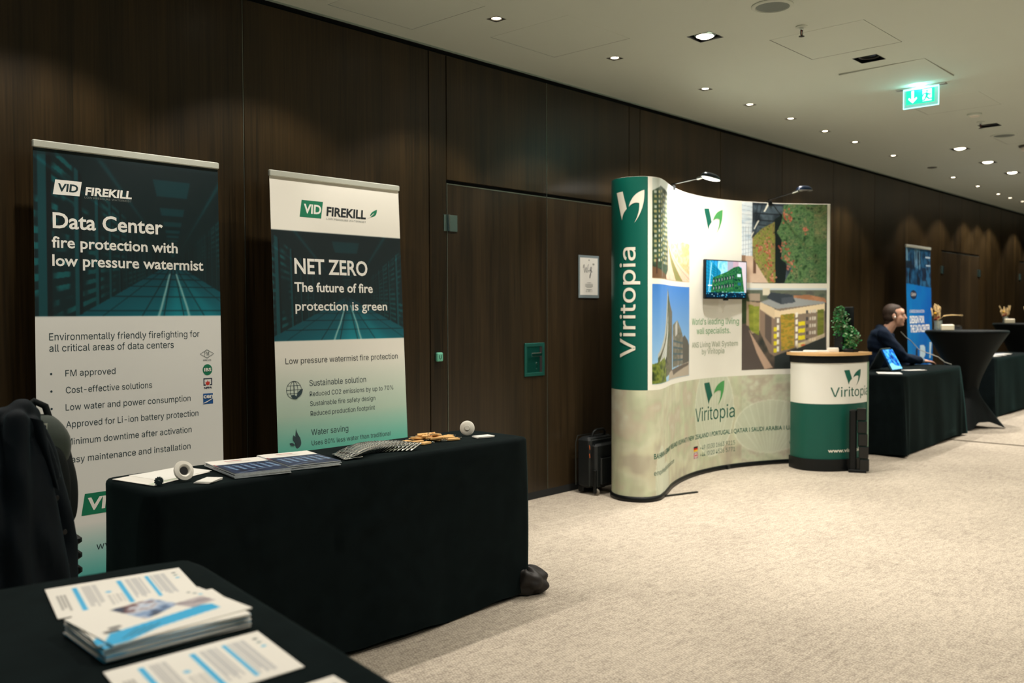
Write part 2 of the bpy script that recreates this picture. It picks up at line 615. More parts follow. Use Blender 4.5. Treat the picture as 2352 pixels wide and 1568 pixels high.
def big_proto(lit):
    t = empty('recessed_spotlight', (0, 0, 0))
    b = MB()
    h, d = 0.0785, 0.085
    for sx, sy, lx, ly in ((1, 0, .003, 2 * h), (-1, 0, .003, 2 * h), (0, 1, 2 * h, .003), (0, -1, 2 * h, .003)):
        b.box((sx * h, sy * h, d / 2 - 0.001), (lx, ly, d))
    b.box((0, 0, d), (2 * h, 2 * h, 0.003))
    b.build('housing', BLACKM, t)
    hd = MB().lathe([(0.066, 0.012), (0.066, 0.020), (0.060, 0.060), (0.040, 0.075), (0.0, 0.075)], 28)
    hd.lathe([(0.066, 0.012), (0.056, 0.010 if lit else 0.016), (0.052, 0.004 if lit else 0.030)], 28)
    if not lit: hd.lathe([(0.040, 0.024), (0.036, 0.022)], 24)
    lh = hd.build('lamp_head', STEEL if lit else BLACKM, t, True)
    MB().lathe([(0.0, -0.010), (0.03, -0.007), (0.053, 0.004)] if lit else [(0.0, 0.014), (0.03, 0.016), (0.053, 0.022)], 24).build('lamp', GLOW if lit else DULL, lh, 'full')
    return t


sp_ = None
SMALL_LABELS = {0: 'small square downlight over the dark panelling behind the camera', }
for i, (x, y) in enumerate(SMALL_LIGHTS):
    if sp_ is None:
        o = sp_ = small_proto()
    else:
        o = copy_tree(sp_)
    o.location = (x, y, CEIL - 0.0006)
    tag(o, 'small square ceiling downlight in the row along the walnut wall', 'ceiling light', 'small downlights along the panelled wall')
    spot('downlight_beam', (x, y, CEIL - 0.012), SMALL_W, 106, 0.35, radius=0.028)
ords = ['tenth', 'eleventh', 'twelfth', 'thirteenth', 'fourteenth', 'fifteenth', 'sixteenth']
nice = {0: 'small square downlight over the panelling behind the camera, end of its row', 1: 'small square downlight over the panelling behind the camera, nearer the banners',
        2: 'small square downlight above the Data Center banner', 3: 'small square downlight above the NET ZERO banner',
        **{13 + j_: 'tiny far %s downlight of the wall row' % ords[j_] for j_ in range(6)}, 4: 'small square downlight nearest the top of the frame, beside the faint square ceiling panel',
        5: 'small square downlight second from the frame top in the wall row',
        6: 'small square downlight third from the frame top, above the curved display stand',
        7: 'small square downlight fourth from the frame top in the wall row',
        8: 'small square downlight fifth from the frame top in the wall row',
        9: 'small square downlight sixth from the frame top in the wall row',
        10: 'small square downlight seventh from the frame top in the wall row',
        11: 'small square downlight eighth in the wall row, before the small dark ceiling disc',
        12: 'small square downlight ninth in the wall row, past the small dark ceiling disc'}
lst = [o for o in sc.objects if o.name.startswith('downlight') and o.type == 'EMPTY']
for i, o in enumerate(lst):
    if i in nice: o['label'] = nice[i]
pl_, pu_ = big_proto(True), big_proto(False)
used = [False, False]
blabels = {(4.922, -1.332): 'large lit square spotlight alone between the round speaker and the wall row',
           (6.088, -1.866): 'large unlit black square spotlight between two ceiling access panels',
           (9.009, -1.799): 'large unlit black square spotlight beside the farther round speaker',
           (10.099, -1.223): 'first of the three large lit square spotlights beyond the exit sign',
           (11.233, -1.175): 'middle of the three large lit square spotlights beyond the exit sign',
           (12.289, -1.156): 'last of the three large lit square spotlights beyond the exit sign'}
for i, (x, y, on) in enumerate(BIG_LIGHTS):
    pr = pl_ if on else pu_
    o = copy_tree(pr) if used[bool(on)] else pr
    used[bool(on)] = True
    o.location = (x, y, CEIL - 0.0005)
    tag(o, blabels.get((x, y), 'unseen lit square spotlight over the carpet, %.1f metres along, %.1f from the wall' % (x, -y)), 'ceiling light', 'large recessed spotlights')
    if on: spot('spotlight_beam', (x, y, CEIL - 0.014), BIG_W * on, 150 if y < -2 else 104, 0.8, radius=0.045)

# ------------------------------------------------------------------ other ceiling fittings
GRILLE = mat('speaker_grille', (112, 122, 116), 0.6, 0.2, noise=0.35, nscale=900)
def speaker(x, y, label):
    t = empty('ceiling_speaker', (x, y, CEIL), label, 'speaker', 'round ceiling speakers')
    MB().lathe([(0.112, -0.0004), (0.112, -0.004), (0.106, -0.009), (0.092, -0.010), (0.087, -0.004), (0.087, -0.0004)], 40).build('rim', PAINT, t, True)
    MB().lathe([(0.0, -0.0085), (0.05, -0.0078), (0.087, -0.005)], 40).build('grille', GRILLE, t, 'full')
speaker(4.676, -1.895, 'round flush speaker at the top edge of the picture')
speaker(9.593, -1.765, 'farther round flush speaker beyond the exit sign')
def sprinkler(x, y, label):
    t = empty('ceiling_sprinkler', (x, y, CEIL), label, 'sprinkler', 'ceiling sprinklers')
    MB().lathe([(0.034, -0.0004), (0.033, -0.005), (0.014, -0.008), (0.0, -0.008)], 24).build('escutcheon', PAINT, t, True)
    MB().lathe([(0.012, -0.008), (0.012, -0.022), (0.009, -0.024), (0, -0.024)], 16).build('body', CHROME, t, True)
    arms = MB()
    for s_ in (-1, 1):
        arms.tube([(s_ * .010, 0, -.022), (s_ * .015, 0, -.034), (s_ * .013, 0, -.048), (s_ * .003, 0, -.056)], 0.0024, 8)
    arms.build('yoke', BLACKM, t, True)
    MB().tube([(0, 0, -.024), (0, 0, -.052)], 0.0025, 8).build('glass_bulb', mat('red_bulb_glass', (120, 40, 30), 0.2, noise=0), t, True)
    MB().lathe([(0, -0.056), (0.016, -0.057), (0.017, -0.059), (0, -0.059)], 20).build('deflector', BLACKM, t, True)
sprinkler(5.128, -1.850, 'sprinkler head between the near speaker and an access panel')
sprinkler(8.780, -1.790, 'sprinkler head just before the farther unlit spotlight')
t = empty('smoke_detector', (8.395, -1.850, CEIL), 'flat white ring shaped detector on the ceiling beyond the exit sign', 'smoke detector')
MB().lathe([(0.058, -0.0004), (0.056, -0.012), (0.040, -0.018), (0.0, -0.018)], 28).build('base', PAINT, t, True)
MB().lathe([(0.042, -0.0175), (0.036, -0.024), (0.0, -0.025)], 24).build('sensor_cap', WHITEPL, t, True)
t = empty('smoke_detector', (10.344, -1.78, CEIL), 'domed smoke detector cut by the right edge of the picture', 'smoke detector')
MB().lathe([(0.075, -0.0004), (0.072, -0.018), (0.05, -0.022)], 28).build('base', PLATE, t, True)
MB().lathe([(0.052, -0.022), (0.050, -0.052), (0.030, -0.060), (0, -0.060)], 28).build('sensor_cap', WHITEPL, t, True)
t = empty('ceiling_disc', (11.166, -0.60, CEIL), 'small dark round cover in the ceiling near the wall', 'cover plate')
MB().lathe([(0.052, -0.0004), (0.050, -0.005), (0.0, -0.006)], 28).build('plate', mat('grey_disc', (70, 72, 66), 0.5), t, True)

# exit sign -------------------------------------------------------------
t = empty('exit_sign', (7.10, -1.853, CEIL), 'glowing green emergency exit sign with down arrow and running figure', 'exit sign')
MB().bbox((0, 0, -0.004), (0.055, 0.355, 0.008), 0.003).build('ceiling_bracket', ALU, t)
ACR = mat('clear_acrylic', (200, 245, 240), 0.08, noise=0, trans=0.85, emit=(150, 245, 235), estr=0.22)
x0 = 0.0
zt, zb = -0.008, -0.149
ym, yM = -0.126, 0.124
MB().box((0, 0, (zt + zb) / 2), (0.008, 0.25, zt - zb)).build('acrylic_plate', ACR, t)
EDG = mat('lit_acrylic_edge', (220, 255, 255), 0.3, noise=0, emit=(170, 250, 255), estr=1.6)
e = MB()
e.box((0, 0, zb), (0.009, 0.252, 0.005)); e.box((0, -.125, (zt + zb) / 2), (0.009, 0.005, zt - zb)); e.box((0, .125, (zt + zb) / 2), (0.009, 0.005, zt - zb))
e.box((0, 0, zt - .004), (0.010, 0.25, 0.010))
e.build('lit_edge', EDG, t)
GRN = mat('exit_green', (20, 200, 150), 0.4, noise=0, emit=(30, 215, 165), estr=1.15)
WHT = mat('exit_white', (240, 255, 250), 0.4, noise=0, emit=(225, 255, 248), estr=1.5)
# the face looks towards -X; picture right is -Y
def face(polys, xo, m, name, par):
    b = MB()
    for p in polys:
        n = len(p)
        b.add([(xo, -a, z) for a, z in p] + [(xo + .0008, -a, z) for a, z in p],
              [tuple(range(n)), tuple(range(2 * n - 1, n - 1, -1))] + [(i, n + i, n + (i + 1) % n, (i + 1) % n) for i in range(n)])
    return b.build(name, m, par)
gp = face([[(-.106, -.020), (.098, -.020), (.098, -.124), (-.106, -.124)]], -.0056, GRN, 'green_field', t)
face([[(-.066, -.024), (-.048, -.024), (-.048, -.088), (-.030, -.072), (-.025, -.084), (-.057, -.116), (-.089, -.084), (-.084, -.072), (-.066, -.088)]], -.0066, WHT, 'arrow', gp)
face([[(.014, -.026), (.078, -.026), (.078, -.112), (.014, -.112)]], -.0066, WHT, 'doorway', gp)
rn = [[(.040, -.034), (.050, -.034), (.052, -.043), (.046, -.049), (.038, -.043)],
      [(.036, -.048), (.050, -.052), (.056, -.070), (.048, -.082), (.036, -.076), (.034, -.058)],
      [(.040, -.074), (.050, -.080), (.062, -.094), (.082, -.094), (.082, -.102), (.056, -.102), (.038, -.086)],
      [(.036, -.074), (.044, -.080), (.030, -.108), (.006, -.110), (.006, -.102), (.024, -.100)],
      [(.048, -.052), (.066, -.064), (.072, -.058), (.076, -.062), (.066, -.074), (.046, -.060)],
      [(.038, -.050), (.036, -.058), (.024, -.062), (.018, -.078), (.012, -.076), (.018, -.056)]]
face(rn, -.0076, GRN, 'running_figure', gp)
al = bpy.data.lights.new('exit_sign_glow', 'AREA'); al.shape = 'RECTANGLE'; al.size = 0.25; al.size_y = 0.12; al.energy = 0.9; al.color = (0.35, 1.0, 0.92)
ao = link(bpy.data.objects.new('exit_sign_glow', al)); ao.location = (7.085, -1.853, 2.90); ao.rotation_euler = (0, R(90), 0)
al2 = al.copy(); al2.energy = 0.7; al2.size_y = 0.03
ao = link(bpy.data.objects.new('exit_sign_glow', al2)); ao.location = (7.07, -1.853, 2.945); ao.rotation_euler = (R(180), 0, 0)

# ------------------------------------------------------------------ printing: ink colours worked out per vertex of a fine sheet
def vnoise(h, w, cells_y, cells_x, oct_=3, seed=0):
    r_ = np.random.default_rng(seed)
    out = np.zeros((h, w)); amp, tot = 1.0, 0.0
    for o_ in range(oct_):
        cy, cx = max(1, int(cells_y * 2 ** o_)), max(1, int(cells_x * 2 ** o_))
        g = r_.random((cy + 2, cx + 2))
        yy = np.linspace(0, cy, h, endpoint=False); xx = np.linspace(0, cx, w, endpoint=False)
        yi, xi = yy.astype(int), xx.astype(int)
        fy, fx = (yy - yi)[:, None], (xx - xi)[None, :]
        fy, fx = fy * fy * (3 - 2 * fy), fx * fx * (3 - 2 * fx)
        a = g[yi][:, xi]; b = g[yi][:, xi + 1]; c_ = g[yi + 1][:, xi]; d = g[yi + 1][:, xi + 1]
        out += amp * ((a * (1 - fx) + b * fx) * (1 - fy) + (c_ * (1 - fx) + d * fx) * fy)
        tot += amp; amp *= .55
    return out / tot


class Ink:
    """a small painting surface; u runs right 0..1, v runs down 0..1"""
    def __init__(s, w_m, h_m, step, col=(255, 255, 255)):
        s.w, s.h = max(2, int(w_m / step) + 1), max(2, int(h_m / step) + 1)
        s.a = np.zeros((s.h, s.w, 3)) + np.array(col, float)
        s.V, s.U = np.meshgrid(np.linspace(0, 1, s.h), np.linspace(0, 1, s.w), indexing='ij')

    def mask(s, pts):
        m = np.zeros(s.U.shape, bool)
        n = len(pts)
        for i in range(n):
            x0, y0 = pts[i]; x1, y1 = pts[(i + 1) % n]
            if y0 == y1: continue
            c_ = ((y0 > s.V) != (y1 > s.V)) & (s.U < (x1 - x0) * (s.V - y0) / (y1 - y0) + x0)
            m ^= c_
        return m

    def put(s, m, col, al=1.0):
        k = (m.astype(float) if m.dtype == bool else m) * al
        s.a = s.a * (1 - k[..., None]) + np.asarray(col, float) * k[..., None]
        return s

    def poly(s, pts, col, al=1.0): return s.put(s.mask(pts), col, al)
    def rect(s, x0, y0, x1, y1, col, al=1.0): return s.put((s.U >= x0) & (s.U <= x1) & (s.V >= y0) & (s.V <= y1), col, al)
    def disc(s, x, y, rx, ry, col, al=1.0, soft=0.0):
        d = np.sqrt(((s.U - x) / rx) ** 2 + ((s.V - y) / ry) ** 2)
        return s.put(np.clip((1 - d) / soft, 0, 1) if soft else d < 1, col, al)

    def line(s, p, q, wd, col, al=1.0, asp=1.0):
        px, py = p; dx, dy = q[0] - px, (q[1] - py) * asp
        L = dx * dx + dy * dy + 1e-12
        ux, uy = s.U - px, (s.V - py) * asp
        t_ = np.clip((ux * dx + uy * dy) / L, 0, 1)
        d = np.hypot(ux - t_ * dx, uy - t_ * dy)
        return s.put(np.clip(1.4 - d / wd, 0, 1), col, al)

    def grad(s, c0, c1, y0=0.0, y1=1.0, m=None, horiz=False):
        t_ = np.clip(((s.U if horiz else s.V) - y0) / (y1 - y0), 0, 1)[..., None]
        g = np.asarray(c0, float) * (1 - t_) + np.asarray(c1, float) * t_
        s.a = g if m is None else np.where(m[..., None], g, s.a)
        return s

    def blotch(s, m, cols, cy, cx, seed, al=1.0, oct_=4):
        n_ = vnoise(s.h, s.w, cy, cx, oct_, seed)
        n_ = (n_ - n_.min()) / (n_.max() - n_.min() + 1e-9)
        k = np.clip((n_ - .15) / .7, 0, 1) * (len(cols) - 1)
        i = np.minimum(k.astype(int), len(cols) - 2)
        C_ = np.array(cols, float)
        f = (k - i)[..., None]
        g = C_[i] * (1 - f) + C_[i + 1] * f
        kk = (m.astype(float) if m.dtype == bool else m)[..., None] * al
        s.a = s.a * (1 - kk) + g * kk
        return s

    def soft(s):
        p = np.pad(s.a, ((1, 1), (1, 1), (0, 0)), 'edge')
        s.a = (p[:-2, 1:-1] + p[2:, 1:-1] + p[1:-1, :-2] + p[1:-1, 2:] + 2 * p[1:-1, 1:-1]) / 6
        return s

    def bright(s, g=.8, k=1.0):
        s.a = 255 * np.clip(s.a * k / 255, 0, 1) ** g
        return s

    def sheet(s, name, fn, m, parent, world=False, label=None, flip=False):
        """fn(u,v)->3 arrays ; makes the mesh"""
        X, Y, Z = fn(s.U, s.V)
        co = np.stack([X, Y, Z], -1).reshape(-1, 3)
        if world and parent is not None:
            M = Matrix.LocRotScale(parent.location, parent.rotation_euler, parent.scale).inverted()
            A = np.array(M)
            co = co @ A[:3, :3].T + A[:3, 3]
        h, w = s.h, s.w
        i = np.arange(h * w).reshape(h, w)
        q = np.stack([i[1:, :-1], i[1:, 1:], i[:-1, 1:], i[:-1, :-1]], -1).reshape(-1, 4)
        if flip: q = q[:, ::-1]
        me = bpy.data.meshes.new(name)
        me.vertices.add(h * w); me.vertices.foreach_set('co', co.ravel())
        me.loops.add(q.size); me.loops.foreach_set('vertex_index', q.ravel().astype(np.int32))
        me.polygons.add(len(q)); me.polygons.foreach_set('loop_start', np.arange(0, q.size, 4, dtype=np.int32))
        me.update(calc_edges=True)
        me.shade_smooth()
        at = me.color_attributes.new('ink', 'FLOAT_COLOR', 'POINT')
        c_ = np.ones((h * w, 4), np.float32); c_[:, :3] = lin(np.clip(s.a, 0, 255)).reshape(-1, 3)
        at.data.foreach_set('color', c_.ravel())
        me.materials.append(m)
        o = bpy.data.objects.new(name, me); link(o)
        if parent: o.parent = parent
        if label: o['label'] = label
        return o


# ------------------------------------------------------------------ lettering
_txt = {}
UI_FONT = None
try:                                    # the clean sans that ships inside Blender; its built-in face otherwise
    import os
    UI_FONT = bpy.data.fonts.load(os.path.join(bpy.utils.system_resource('DATAFILES'), 'fonts', 'Inter.woff2'))
except Exception:
    UI_FONT = None


def glyphs(txt, bold=0.0, shear=0.0, spacing=1.0, ui=True):
    """flat lettering: verts with cap height 1 and width w starting at x=0"""
    key = (txt, bold, shear, spacing, ui)
    if key in _txt: return _txt[key]
    def run_(body):
        cu = bpy.data.curves.new('lettering', 'FONT')
        cu.body = body
        cu.size = 1.0
        cu.offset = min(bold, .012) if ui else bold
        cu.shear = shear
        if UI_FONT and ui: cu.font = UI_FONT
        cu.space_character = spacing
        cu.resolution_u = 3
        o = bpy.data.objects.new('lettering', cu)
        me = o.to_mesh()
        vs = np.array([v.co[:2] for v in me.vertices]) if len(me.vertices) else np.zeros((0, 2))
        fs = [tuple(p.vertices) for p in me.polygons]
        o.to_mesh_clear()
        bpy.data.objects.remove(o); bpy.data.curves.remove(cu)
        return vs, fs
    H_, _ = run_('H')
    cap = H_[:, 1].max()
    vs, fs = run_(txt)
    x0 = vs[:, 0].min()
    vs = np.stack([(vs[:, 0] - x0) / cap, vs[:, 1] / cap], 1)
    _txt[key] = (vs, fs, vs[:, 0].max())
    return _txt[key]


def letter(txt, u0, v0, w, cap, fn, m, parent, name='lettering', label=None, bold=0.0, shear=0.0, spacing=1.0, world=False,
           maxe=None, vertical=False, off=0.0005, hclip=None, ui=None):
    """fn(u, v, off)->xyz on the carrying surface; w: total width, cap: capital height"""
    if ui is None: ui = bold < .02
    vs, fs, W = glyphs(txt, bold, shear, spacing, ui)
    bm = bmesh.new()
    bv = [bm.verts.new((x * w / W, y * cap, 0)) for x, y in vs]
    for f in fs:
        try: bm.faces.new([bv[i] for i in f])
        except ValueError: pass
    if maxe:
        bmesh.ops.triangulate(bm, faces=bm.faces[:])
        for _ in range(6):
            es = [e for e in bm.edges if e.calc_length() > maxe]
            if not es: break
            bmesh.ops.subdivide_edges(bm, edges=es, cuts=1)
            bmesh.ops.triangulate(bm, faces=[f for f in bm.faces if len(f.verts) > 3])
    if hclip is not None:
        bmesh.ops.bisect_plane(bm, geom=bm.verts[:] + bm.edges[:] + bm.faces[:], plane_co=(hclip - u0, 0, 0), plane_no=(1, 0, 0), clear_outer=True)
    b = MB()
    bm.verts.index_update()
    V_ = []
    for v in bm.verts:
        x, y = v.co.x, v.co.y
        if vertical: V_.append(fn(u0 - y, v0 + x, off))
        else: V_.append(fn(u0 + x, v0 + y, off))
    b.add(V_, [tuple(v.index for v in f.verts) for f in bm.faces])
    bm.free()
    o = b.build(name, m, parent, world=world)
    if label: o['label'] = label
    return o


def flat_poly(pts, fn, m, parent, name, label=None, off=0.0005, maxe=None, world=False):
    bm = bmesh.new()
    bv = [bm.verts.new((x, y, 0)) for x, y in pts]
    bm.faces.new(bv)
    bmesh.ops.triangulate(bm, faces=bm.faces[:])
    if maxe:
        for _ in range(7):
            es = [e for e in bm.edges if e.calc_length() > maxe]
            if not es: break
            bmesh.ops.subdivide_edges(bm, edges=es, cuts=1)
            bmesh.ops.triangulate(bm, faces=[f for f in bm.faces if len(f.verts) > 3])
    bm.verts.index_update()
    b = MB().add([fn(v.co.x, v.co.y, off) for v in bm.verts], [tuple(v.index for v in f.verts) for f in bm.faces])
    bm.free()
    return b.build(name, m, parent, world=world, label=label)


def bez(p0, p1, p2, n=10):
    return [((1 - t) ** 2 * p0[0] + 2 * t * (1 - t) * p1[0] + t * t * p2[0], (1 - t) ** 2 * p0[1] + 2 * t * (1 - t) * p1[1] + t * t * p2[1]) for t in [i / n for i in range(n + 1)]]


WINK = mat('white_print', (236, 234, 226), 0.5, noise=0)
DINK = mat('dark_slate_print', (40, 62, 68), 0.5, noise=0)
KINK = mat('near_black_print', (12, 26, 30), 0.5, noise=0)
GINK = mat('green_logo_print', (0, 118, 82), 0.5, noise=0)
TINK = mat('deep_green_print', (0, 92, 74), 0.5, noise=0)
LINK = mat('leaf_green_print', (72, 152, 82), 0.5, noise=0)
GREY = mat('grey_print', (122, 128, 122), 0.5, noise=0)


def corridor(k, x0, y0, x1, y1, vx, vy, seed):
    """dark teal picture of a server aisle inside the given rectangle; vanishing point vx, vy (0..1 inside it)"""
    m = (k.U >= x0) & (k.U <= x1) & (k.V >= y0) & (k.V <= y1)
    u = (k.U - x0) / (x1 - x0); v = (k.V - y0) / (y1 - y0)
    asp = 0.85
    a = np.zeros(k.a.shape) + np.array((0, 24, 28.))
    a += 12 * (v[..., None] - .2) * np.array((.1, 1, 1))
    dx, dy = u - vx, (v - vy) * asp
    n_ = vnoise(k.h, k.w, 14, 14, 3, seed)
    # racks on both sides: columns at equal depth steps
    dep = 1 / np.maximum(np.abs(dx), 1e-3)
    hgt = dy / np.maximum(np.abs(dx), 1e-3)
    wallm = (np.abs(hgt) < 0.55) | (hgt < 0)
    ph = np.abs(dep * 2.1) % 1.0
    band = (hgt * 9) % 1.0
    racks = (hgt > -0.9) & (hgt < 0.62)
    lit = np.clip((n_ - .46) * 6, 0, 1)
    a += ((racks & (ph < .18))[..., None]) * np.array((4, 34, 36.)) * np.clip(np.abs(dx) * 2.4, .15, 1)[..., None]
    a += ((racks & (ph > .3) & (band < .45))[..., None]) * np.array((6, 58, 58.)) * (lit * np.clip(np.abs(dx) * 1.6, 0, 1))[..., None]
    a -= ((racks & (ph > .18) & (ph < .3))[..., None]) * np.array((0, 12, 12.))
    # ceiling panels and light rails
    ce = (hgt < -1.5) | ((np.abs(dx) < .09) & (dy < 0))
    rows = (1 / np.maximum(-dy, 1e-2) * .9) % 1
    a += ((np.abs(dx) < -dy * .24) & (dy < -.03) & (rows < .5))[..., None] * np.array((0, 22, 24.))
    for sl in (-.75, .62, 1.25, -1.4):
        d = np.abs(dx - sl * (-dy)) / np.maximum(-dy, .02)
        a += (np.clip(1 - d / .05, 0, 1) * (dy < 0) * np.clip(-dy * 3, 0, 1))[..., None] * np.array((0, 26, 28.))
    # floor
    fl = (dy > 0) & (np.abs(dx) < dy * 1.75 + .01)
    t = np.clip(dy / ((1 - vy) * asp), 0, 1)
    base = np.array((0, 52, 62.)) + t[..., None] * np.array((0, 52, 56.)) * np.clip(1.15 - np.abs(dx - .1)[..., None] * 1.1, .45, 1.1)
    glow = np.exp(-((dx - .02) / np.maximum(dy, .02) / .22) ** 2) + .7 * np.exp(-((dx / np.maximum(dy, .02) - .75) / .2) ** 2)
    base += glow[..., None] * np.array((0, 24, 24.)) * np.clip(t[..., None] * 2, 0, 1)
    g = dx / np.maximum(dy, 1e-3)
    ln = np.zeros_like(g)
    for q in (-1.35, -.62, -.2, .2, .62, 1.35):
        ln = np.maximum(ln, np.clip(1.3 - np.abs(g - q) * np.maximum(dy, .01) / .0035, 0, 1))
    for d_ in (.06, .09, .13, .185, .26, .36, .47):
        ln = np.maximum(ln, np.clip(1.3 - np.abs(dy - d_) / .003, 0, 1))
    base = base * (1 - .62 * ln[..., None])
    zig = vnoise(k.h, 2, 26, 1, 1, seed + 3)[:, :1] - .5
    for q in (-.31, .30):
        st = np.clip(1.4 - np.abs(g - q - zig * .05) * np.maximum(dy, .01) / (.004 + .004 * t), 0, 1) * (dy > .06)
        base = base * (1 - st[..., None] * .75) + np.array((170, 205, 200.)) * st[..., None] * .75
    a = np.where(fl[..., None], base, a)
    k.a = np.where(m[..., None], np.clip(a, 0, 255), k.a)
    return k


def cassette(root, fnP, w=0.87):
    """floor cassette and support pole of a roll-up banner"""
    MB().bbox((0.425, 0.0, 0.05), (w, 0.11, 0.09), 0.012).build('cassette', ALU, root)
    for x in (0.12, 0.73):
        MB().bbox((x, -0.10, 0.012), (0.06, 0.36, 0.012), 0.003).build('foot', ALU, root)


def banner(name, base, lean, H, label, canvas, W=0.852):
    """base: bottom left point; lean: (dx,dy) shift of the top"""
    t = empty(name, (base[0], base[1], 0), label, 'roll-up banner', 'roll-up banners along the panelled wall')
    def P(u, v, off=0.0):
        return (u + lean[0] * v / H, lean[1] * v / H - off, v)
    z0 = 0.085
    canvas.sheet('printed_sheet', lambda U, V: (U * W + lean[0] * (H - V * (H - z0)) / H, lean[1] * (H - V * (H - z0)) / H + 0 * U, H - V * (H - z0)), INK, t)
    # back of the sheet and pole
    MB().add([P(0, z0, -.0012), P(W, z0, -.0012), P(W, H, -.0012), P(0, H, -.0012)], [(3, 2, 1, 0)]).build('sheet_back', mat('banner_back', (120, 122, 116), .6), t)
    MB().tube([P(W / 2, .06, -.03), P(W / 2, H - .01, -.02)], 0.009, 10).build('pole', ALU, t, True)
    r = MB().bbox((0, 0, 0), (W + 0.006, 0.022, 0.032), 0.004)
    r.xf(Matrix.Translation(Vector(P(W / 2, H + 0.006, 0.0))))
    r.build('top_rail', mat('rail_metal', (205, 208, 196), 0.4, 0.35, nscale=200), t)
    MB().bbox((W / 2, 0.0, 0.05), (W + .02, 0.11, 0.085), 0.012).build('cassette', ALU, t)
    for x in (0.14, W - .14):
        MB().bbox((x, -0.02, 0.009), (0.05, 0.34, 0.010), 0.003).build('foot', ALU, t)
    return t, P


# ---- first banner -------------------------------------------------
H1 = 2.035
z0 = 0.085
vv = lambda z, H=H1: (H - z) / (H - z0)
k = Ink(.852, H1 - z0, 0.0035, (212, 208, 198))
k.grad((232, 232, 226), (232, 232, 226))
k.grad((232, 232, 226), (20, 150, 142), vv(.42), vv(.10), (k.V > vv(.42)))
corridor(k, 0, 0, 1, vv(1.3115), 0.72, 0.66, 3)
k.rect(0, 0, 1, vv(1.998), (4, 30, 34), .6)
k.soft()
b1, P1 = banner('roll_up_banner', (1.44, -.28), (.058, .125), H1,
                'dark teal and white roll-up banner headed Data Center, behind the hanging jacket', k)
def logo_box(P, t, u, v, w, h, m, txtm, tu, tv, tw, th, box_label):
    s = h * .17
    bx = flat_poly([(u, v), (u + w - s, v), (u + w, v + h), (u + s, v + h)], P, m, t, 'logo_box', box_label, 0.0005)
    letter('VID', tu, tv, tw, th, P, txtm, t, bold=.03, off=0.0009, shear=.1)
    return bx
TDK = mat('teal_black_print', (6, 44, 48), 0.5, noise=0)
logo_box(P1, b1, .078, 1.833, .122, .064, WINK, TDK, .100, 1.849, .084, .033, 'white slanted logo box')
letter('FIREKILL', .213, 1.842, .208, .035, P1, WINK, b1, bold=.035, shear=.12)
letter('LOW PRESSURE WATERMIST', .211, 1.8265, .209, .0082, P1, GREY, b1)
letter('Data Center', .076, 1.690, .490, .066, P1, WINK, b1, bold=.02)
letter('fire protection with', .071, 1.606, .566, .0475, P1, WINK, b1, bold=.02)
letter('low pressure watermist', .072, 1.528, .694, .0480, P1, WINK, b1, bold=.02)
letter('Environmentally friendly firefighting for', .055, 1.211, .684, .0300, P1, DINK, b1)
letter('all critical areas of data centers', .055, 1.163, .554, .0300, P1, DINK, b1)
for s_, x_, z_, w_ in (('FM approved', .119, 1.056, .215), ('Cost-effective solutions', .120, .984, .381), ('Low water and power consumption', .118, .911, .570),
                       ('Approved for Li-ion battery protection', .119, .838, .607), ('Minimum downtime after activation', .119, .764, .571),
                       ('Easy maintenance and installation', .119, .687, .564)):
    letter(s_, x_, z_, w_, .0272, P1, DINK, b1)
for j in range(6):
    zz = 1.069 - .0733 * j
    flat_poly([(.061 + .0048 * math.cos(a), zz + .0048 * math.sin(a)) for a in [i * math.pi / 5 for i in range(10)]], P1, DINK, b1, 'bullet_mark')
# approval marks
def ring_poly(P, cx, cz, rx, rz, wd, m, t, name, n=24, off=.001, label=None):
    o_ = [(cx + rx * math.cos(2 * math.pi * i / n), cz + rz * math.sin(2 * math.pi * i / n)) for i in range(n)]
    i_ = [(cx + (rx - wd) * math.cos(2 * math.pi * i / n), cz + (rz - wd) * math.sin(2 * math.pi * i / n)) for i in range(n)]
    b = MB().add([P(a, z, off) for a, z in o_ + i_], [(i, (i + 1) % n, n + (i + 1) % n, n + i) for i in range(n)])
    return b.build(name, m, t, label=label)
ring_poly(P1, .776, 1.129, .037, .021, .0028, DINK, b1, 'approval_mark', 4, label='diamond approval mark')
letter('FM', .764, 1.120, .023, .019, P1, DINK, b1)
letter('APPROVED', .755, 1.094, .042, .009, P1, DINK, b1)
flat_poly([(.777 + .025 * math.cos(i * math.pi / 14), 1.053 + .0265 * math.sin(i * math.pi / 14)) for i in range(28)], P1, GINK, b1, 'approval_mark', 'green round approval mark')
letter('IBS', .759, 1.046, .037, .0155, P1, WINK, b1, bold=.03, off=.002)
NAV = mat('navy_print', (18, 34, 62), .5, noise=0)
for q in ([(.755, .978), (.760, .978), (.760, 1.008), (.755, 1.008)], [(.795, .978), (.800, .978), (.800, 1.008), (.795, 1.008)], [(.755, 1.008), (.800, 1.008), (.800, 1.013), (.755, 1.013)],
          [(.755, .978), (.768, .978), (.768, .983), (.755, .983)], [(.787, .978), (.800, .978), (.800, .983), (.787, .983)]):
    flat_poly(q, P1, NAV, b1, 'mark_frame')
flat_poly([(.768, .983), (.766, .992), (.771, .998), (.772, .991), (.777, 1.004), (.780, .993), (.784, .999), (.788, .990), (.785, .982), (.777, .978)], P1,
          mat('red_print', (200, 52, 38), .5, noise=0), b1, 'flame_mark')
letter('NFPA', .757, .962, .042, .010, P1, NAV, b1, bold=.04)
BLU = mat('blue_print', (14, 84, 150), .5, noise=0)
flat_poly([(.752, .890), (.803, .890), (.803, .940), (.752, .940)], P1, BLU, b1, 'approval_mark', 'blue square approval mark')
letter('cen', .753, .918, .050, .021, P1, WINK, b1, bold=.03, off=.002)
